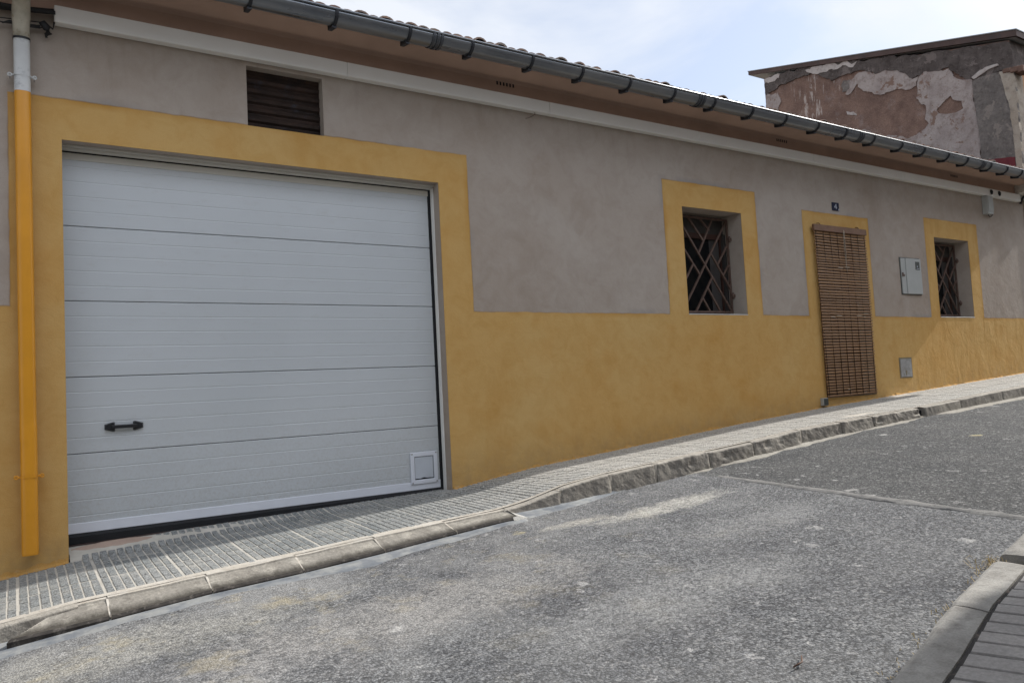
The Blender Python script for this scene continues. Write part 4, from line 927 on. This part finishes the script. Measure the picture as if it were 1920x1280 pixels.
p = MB(); p.tube([(8.50, -.062, 2.55), (8.505, -.056, 2.3), (8.52, -.055, 2.10), (8.535, -.056, 2.03)], .0028, 5); p.tube([(8.515, -.062, 2.55), (8.53, -.056, 2.3), (8.53, -.055, 2.12)], .0028, 5)
p.build('pull_cord', M_REEDL, bd)

# ------------------------------------------------------------------ old building beyond the right end
ob = empty('old_building', (15, 2.5, .6))
tag(ob, 'taller old building with peeling plaster over brown adobe and a thin sloping roof', 'building')
EX = 13.62
def topz_(y): return 6.055 + (y-.1)*.246 if y > -.1 else 6.0
def jitter(poly, step=.035, amp=.022, seed=0):
    out = []
    for (a, b), (c, d) in zip(poly, poly[1:]+poly[:1]):
        L = math.hypot(c-a, d-b); n = max(1, int(L/step))
        for i in range(n):
            t = i/n; y, z = a+(c-a)*t, b+(d-b)*t
            out.append((y+amp*noise.noise((y*6, z*6, seed))*1.6+amp*.6*noise.noise((y*21, z*21, seed)), z+amp*noise.noise((y*6, z*6, seed+9))*1.6+amp*.6*noise.noise((y*21, z*21, seed+9))))
    return out
ow = MB()
def layer(poly, t, m, seed, hole=None, amp=.034):
    P = jitter(poly, amp=amp, seed=seed); loops = [P]
    if hole: loops.append(jitter(hole, amp=.012, seed=seed+3))
    flat = [p for l in loops for p in l]
    tris = tessellate_polygon([[Vector((a, b, 0)) for a, b in l] for l in loops])
    ow.add([(EX-t, a, b) for a, b in flat], [tuple(x) for x in tris], m)
    for l in loops:
        n = len(l); ow.add([(EX-t, a, b) for a, b in l]+[(EX+.01, a, b) for a, b in l], [(k, (k+1) % n, n+(k+1) % n, n+k) for k in range(n)], m)
YB = 4.86
# solid shell: end wall with slightly uneven left edge, street wall, back
def tz(y): return 6.10+.235*y
edgeL = [(YB, tz(YB)), (4.80, 7.0), (4.86, 6.85), (4.84, 6.6), (5.05, 6.5), (5.1, 6.2), (5.0, 5.6), (5.05, 4), (5.05, -1)]
shell = [(0, -1), (0, tz(0))]+edgeL
tris = tessellate_polygon([[Vector((a, b, 0)) for a, b in shell]])
ow.add([(EX, a, b) for a, b in shell], [tuple(t) for t in tris], 0)
ow.quad((EX, 0, -1), (24, 0, -1), (24, 0, 5.6), (EX, 0, 5.6), 6); ow.quad((EX, 0, 5.6), (24, 0, 5.6), (24, 0, tz(0)), (EX, 0, tz(0)), 2)  # dark cement above, its tone also painting in shade under the roof
ow.quad((EX, YB, -1), (24, YB, -1), (24, YB, tz(YB)), (EX, YB, tz(YB)), 0)
ow.quad((24, 0, -1), (24, YB, -1), (24, YB, tz(YB)), (24, 0, tz(0)), 0)
cement_top = [(4.84, 7.25), (4.18, 7.18), (3.5, 7.05), (2.66, 6.80), (1.61, 6.49), (.11, 6.10), (-.045, 6.06), (-.045, 5.62), (.05, 5.64), (.24, 5.63), (.41, 5.64), (.6, 5.65), (.81, 5.78), (.9, 5.93), (.97, 6.01), (1.16, 6.02), (1.42, 6.11), (1.51, 6.04), (1.62, 6.06), (1.74, 6.19), (1.91, 6.31), (2.1, 6.43), (2.34, 6.43), (2.61, 6.59), (2.8, 6.61), (3.0, 6.61), (3.26, 6.61), (3.39, 6.75), (3.65, 6.93), (3.9, 6.96), (4.16, 6.96), (4.39, 6.96), (4.58, 6.91), (4.82, 6.86)]
layer(cement_top, .030, 2, 1)
layer([(3.8, 7.05), (3.5, 7.04), (3.1, 6.92), (2.66, 6.79), (2.73, 6.73), (2.98, 6.8), (3.24, 6.82), (3.45, 6.84), (3.65, 6.93), (3.79, 6.98)], .036, 5, 2, amp=.04)
layer([(2.71, 6.56), (2.52, 6.56), (2.35, 6.42), (2.16, 6.47), (1.96, 6.4), (1.77, 6.2), (1.62, 6.04), (1.52, 6.05), (1.57, 5.9), (1.77, 5.9), (1.94, 5.95), (2.09, 5.95), (2.32, 6.0), (2.53, 6.12), (2.67, 6.24), (2.74, 6.35), (2.83, 6.21), (2.96, 6.23), (2.86, 6.34), (2.85, 6.46)], .020, 1, 3)
layer([(1.52, 6.03), (1.41, 6.14), (1.18, 6.03), (.97, 5.99), (.89, 5.81), (.62, 5.67), (.60, 5.36), (.59, 5.09), (.56, 4.72), (.58, 4.26), (.58, 3.5), (3.5, 3.5), (3.3, 5.0), (2.75, 5.42), (2.60, 5.46), (2.54, 5.37), (2.44, 5.26), (2.36, 5.21), (2.01, 5.13), (1.79, 4.98), (1.56, 5.03), (1.42, 5.15), (1.43, 5.38), (1.47, 5.5), (1.59, 5.66), (1.55, 5.84)], .025, 1, 4,
      hole=[(1.25, 5.33), (1.13, 5.44), (.99, 5.51), (.96, 5.43), (.82, 5.36), (.79, 5.21), (.92, 5.18), (1.07, 5.2), (1.22, 5.27)])
layer([(.61, 5.64), (.41, 5.64), (.24, 5.63), (-.048, 5.60), (-.048, 3.0), (.58, 3.0), (.57, 4.72), (.59, 5.09)], .048, 3, 5, amp=.010)
layer([(.565, 4.22), (.30, 4.19), (.12, 4.16), (.055, 4.14), (.055, 3.0), (.565, 3.0)], .053, 4, 6, amp=.005)
layer([(.17, 5.62), (.02, 5.60), (-.05, 5.58), (-.05, 3.0), (.045, 3.0), (.05, 4.6), (.08, 5.1)], .056, 7, 7, amp=.012)
layer([(4.84, 6.92), (4.69, 6.84), (4.5, 6.79), (4.47, 6.63), (4.57, 6.44), (4.84, 6.40)], .022, 1, 8)
layer([(4.84, 7.24), (4.46, 7.22), (4.46, 7.16), (4.57, 7.10), (4.8, 7.12)], .036, 5, 9)
layer([(3.0, 6.52), (2.84, 6.5), (2.86, 6.34), (2.93, 6.26), (3.02, 6.3), (3.04, 6.44)], .016, 3, 10)
layer([(.60, 5.70), (.50, 5.71), (.36, 5.75), (.20, 5.78), (.18, 5.755), (.34, 5.70), (.45, 5.67), (.58, 5.66)], .054, 5, 11, amp=.03)
layer([(2.95, 5.90), (2.84, 5.84), (2.78, 5.74), (2.86, 5.76), (2.93, 5.82)], .012, 5, 12)
# street front: beige quoin
ow.box(EX+.005, EX+.30, -.022, .0, -1, 5.60, 7)
ow.build('wall', [M_ADOBE, M_PLAST, M_CEM, M_CEM2, M_RED, M_LIME, M_ORANGE, M_QUOIN], ob)
# rotten timber at the corner
p = MB()
for k in range(5):
    y0 = .12-.06*k; p.bbox(EX-.075-.01*k, EX+.25, y0-.09, y0-.005, 5.565-.02*k+.01*(k % 2), 5.635-.012*k, .012)
p.build('timber_end', simple('rotten_timber', (.14, .085, .065), .95, var=.4, scale=8, bscale=40, bs=.8, dirt=(.27, .19, .15)), ob)
# roof slab
p = MB(); y0, z0_, y1, z1_ = -.14, 6.105, 5.22, 7.50
xa, xb = EX-.06, 24.3
P = [(y0, z0_-.065), (y0, z0_+.03), (y1, z1_+.02), (y1, z1_-.06)]
P = [(y0, z0_), (y0, z0_+.10), (y1, z1_+.05), (y1, z1_-.03)]
p.loft([(a, b) for a, b in P], [xa, xb], 0, False, True)
for xe in (xa, xb): p.add([(xe, a, b) for a, b in P], [(0, 1, 2, 3)], 0)
p.loft([(y0-.01, z0_+.103), (y0-.01, z0_+.118), (y1+.01, z1_+.066), (y1+.01, z1_+.052)], [xa-.01, xb], 1, False, True)
p.add([(xa-.01, a, b) for a, b in [(y0-.01, z0_+.103), (y0-.01, z0_+.118), (y1+.01, z1_+.066), (y1+.01, z1_+.052)]], [(0, 1, 2, 3)], 1)
p.quad((xa+.03, y0+.03, z0_-.004), (xb-.1, y0+.03, z0_-.004), (xb-.1, y1-.02, z1_-.036), (xa+.03, y1-.02, z1_-.036), 1)
p.build('roof', [M_FASCIA, M_SHEET], ob)

# ------------------------------------------------------------------ house on the camera's side, shades the near pavement
def fac(x): return 4.46 + (9.6-x)*.166
h2 = empty('opposite_house', (2, -7, -.4))
tag(h2, 'cream rendered house behind the near pavement, throwing its shade over the near kerb', 'house')
p = MB(); xs = [-7, -4, -2, 0, 2.39, 3.55, 6.5, 8, 9.6]; H = 4.6
for a, b in zip(xs, xs[1:]): p.quad((a, -fac(a), -2.5), (b, -fac(b), -2.5), (b, -fac(b), H), (a, -fac(a), H))
p.quad((-7, -fac(-7), -2.5), (-7, -14, -2.5), (-7, -14, H), (-7, -fac(-7), H)); p.quad((9.6, -fac(9.6), -2.5), (9.6, -14, -2.5), (9.6, -14, H), (9.6, -fac(9.6), H)); p.quad((-7, -14, -2.5), (9.6, -14, -2.5), (9.6, -14, H), (-7, -14, H))
p.build('wall', M_BEIGE, h2)
p = MB(); p.add([(x, -fac(x)+(.0), H+.003) for x in xs]+[(x, -14.2, H+.003) for x in xs], [(k, k+1, 10+k, 9+k) for k in range(8)]); p.build('roof', M_TILE, h2)
for (xc, z0, z1, hw, nm, mt) in ((-3, .6, 1.8, .5, 'window', M_GLASS), (4.9, 1.0, 2.2, .45, 'window', M_GLASS), (8.6, 1.2, 2.4, .4, 'window', M_GLASS), (7, .3, 2.5, .45, 'door', M_WOOD)):
    a, b = xc-hw, xc+hw; p = MB()
    p.add([(x, -fac(x)+o, z) for x in (a, b) for o in (.0, .015) for z in (z0, z1)], [(0, 1, 3, 2), (4, 6, 7, 5), (0, 4, 5, 1), (2, 3, 7, 6), (0, 2, 6, 4), (1, 5, 7, 3)])
    p.build(nm, mt, h2)

# unseen taller house added further up on the camera's side, keeps the right of the street dimmer
h3 = empty('light_blocking_house', (18, -8, 0))
tag(h3, 'unseen cream house added uphill on the camera side to dim the street', 'house')
p = MB(); p.box(10.6, 30, -16, -6.6, -1, 7.2); p.build('wall', M_BEIGE, h3)
p = MB(); p.loft([(-6.2, 7.1), (-6.2, 7.25), (-11.3, 8.9), (-16.4, 7.25), (-16.4, 7.1)], [10.3, 30.3], 0, False, True)
for xe in (10.3, 30.3): p.add([(xe, a, b) for a, b in [(-6.2, 7.1), (-6.2, 7.25), (-11.3, 8.9), (-16.4, 7.25), (-16.4, 7.1)]], [tuple(range(5))])
p.build('roof', M_TILE, h3)
for xc in (12.5, 16, 19.5, 23):
    for z0 in (1.3, 4.4):
        p = MB(); p.box(xc-.5, xc+.5, -6.6, -6.57, z0, z0+1.3); w_ = p.build('window', M_FRAME, h3)
        p = MB(); p.box(xc-.42, xc+.42, -6.57, -6.555, z0+.08, z0+1.22); q_ = p.build('pane', M_GLASS, w_)
# openings on the street side of the old building
for (xc, z0, z1, hw, nm) in ((16.5, .75, 2.9, .5, 'door'), (19.2, 2.0, 3.1, .45, 'window'), (19.2, 4.2, 5.2, .45, 'window'), (16.5, 4.2, 5.2, .45, 'window')):
    p = MB(); p.box(xc-hw, xc+hw, -.012, 0, z0, z1); d_ = p.build(nm, M_WOOD, ob)
    p = MB(); p.box(xc-hw+.08, xc+hw-.08, -.020, -.012, z0+.08, z1-.08); p.build('pane' if nm == 'window' else 'door_leaf', M_GLASS if nm == 'window' else M_FRAME, d_)
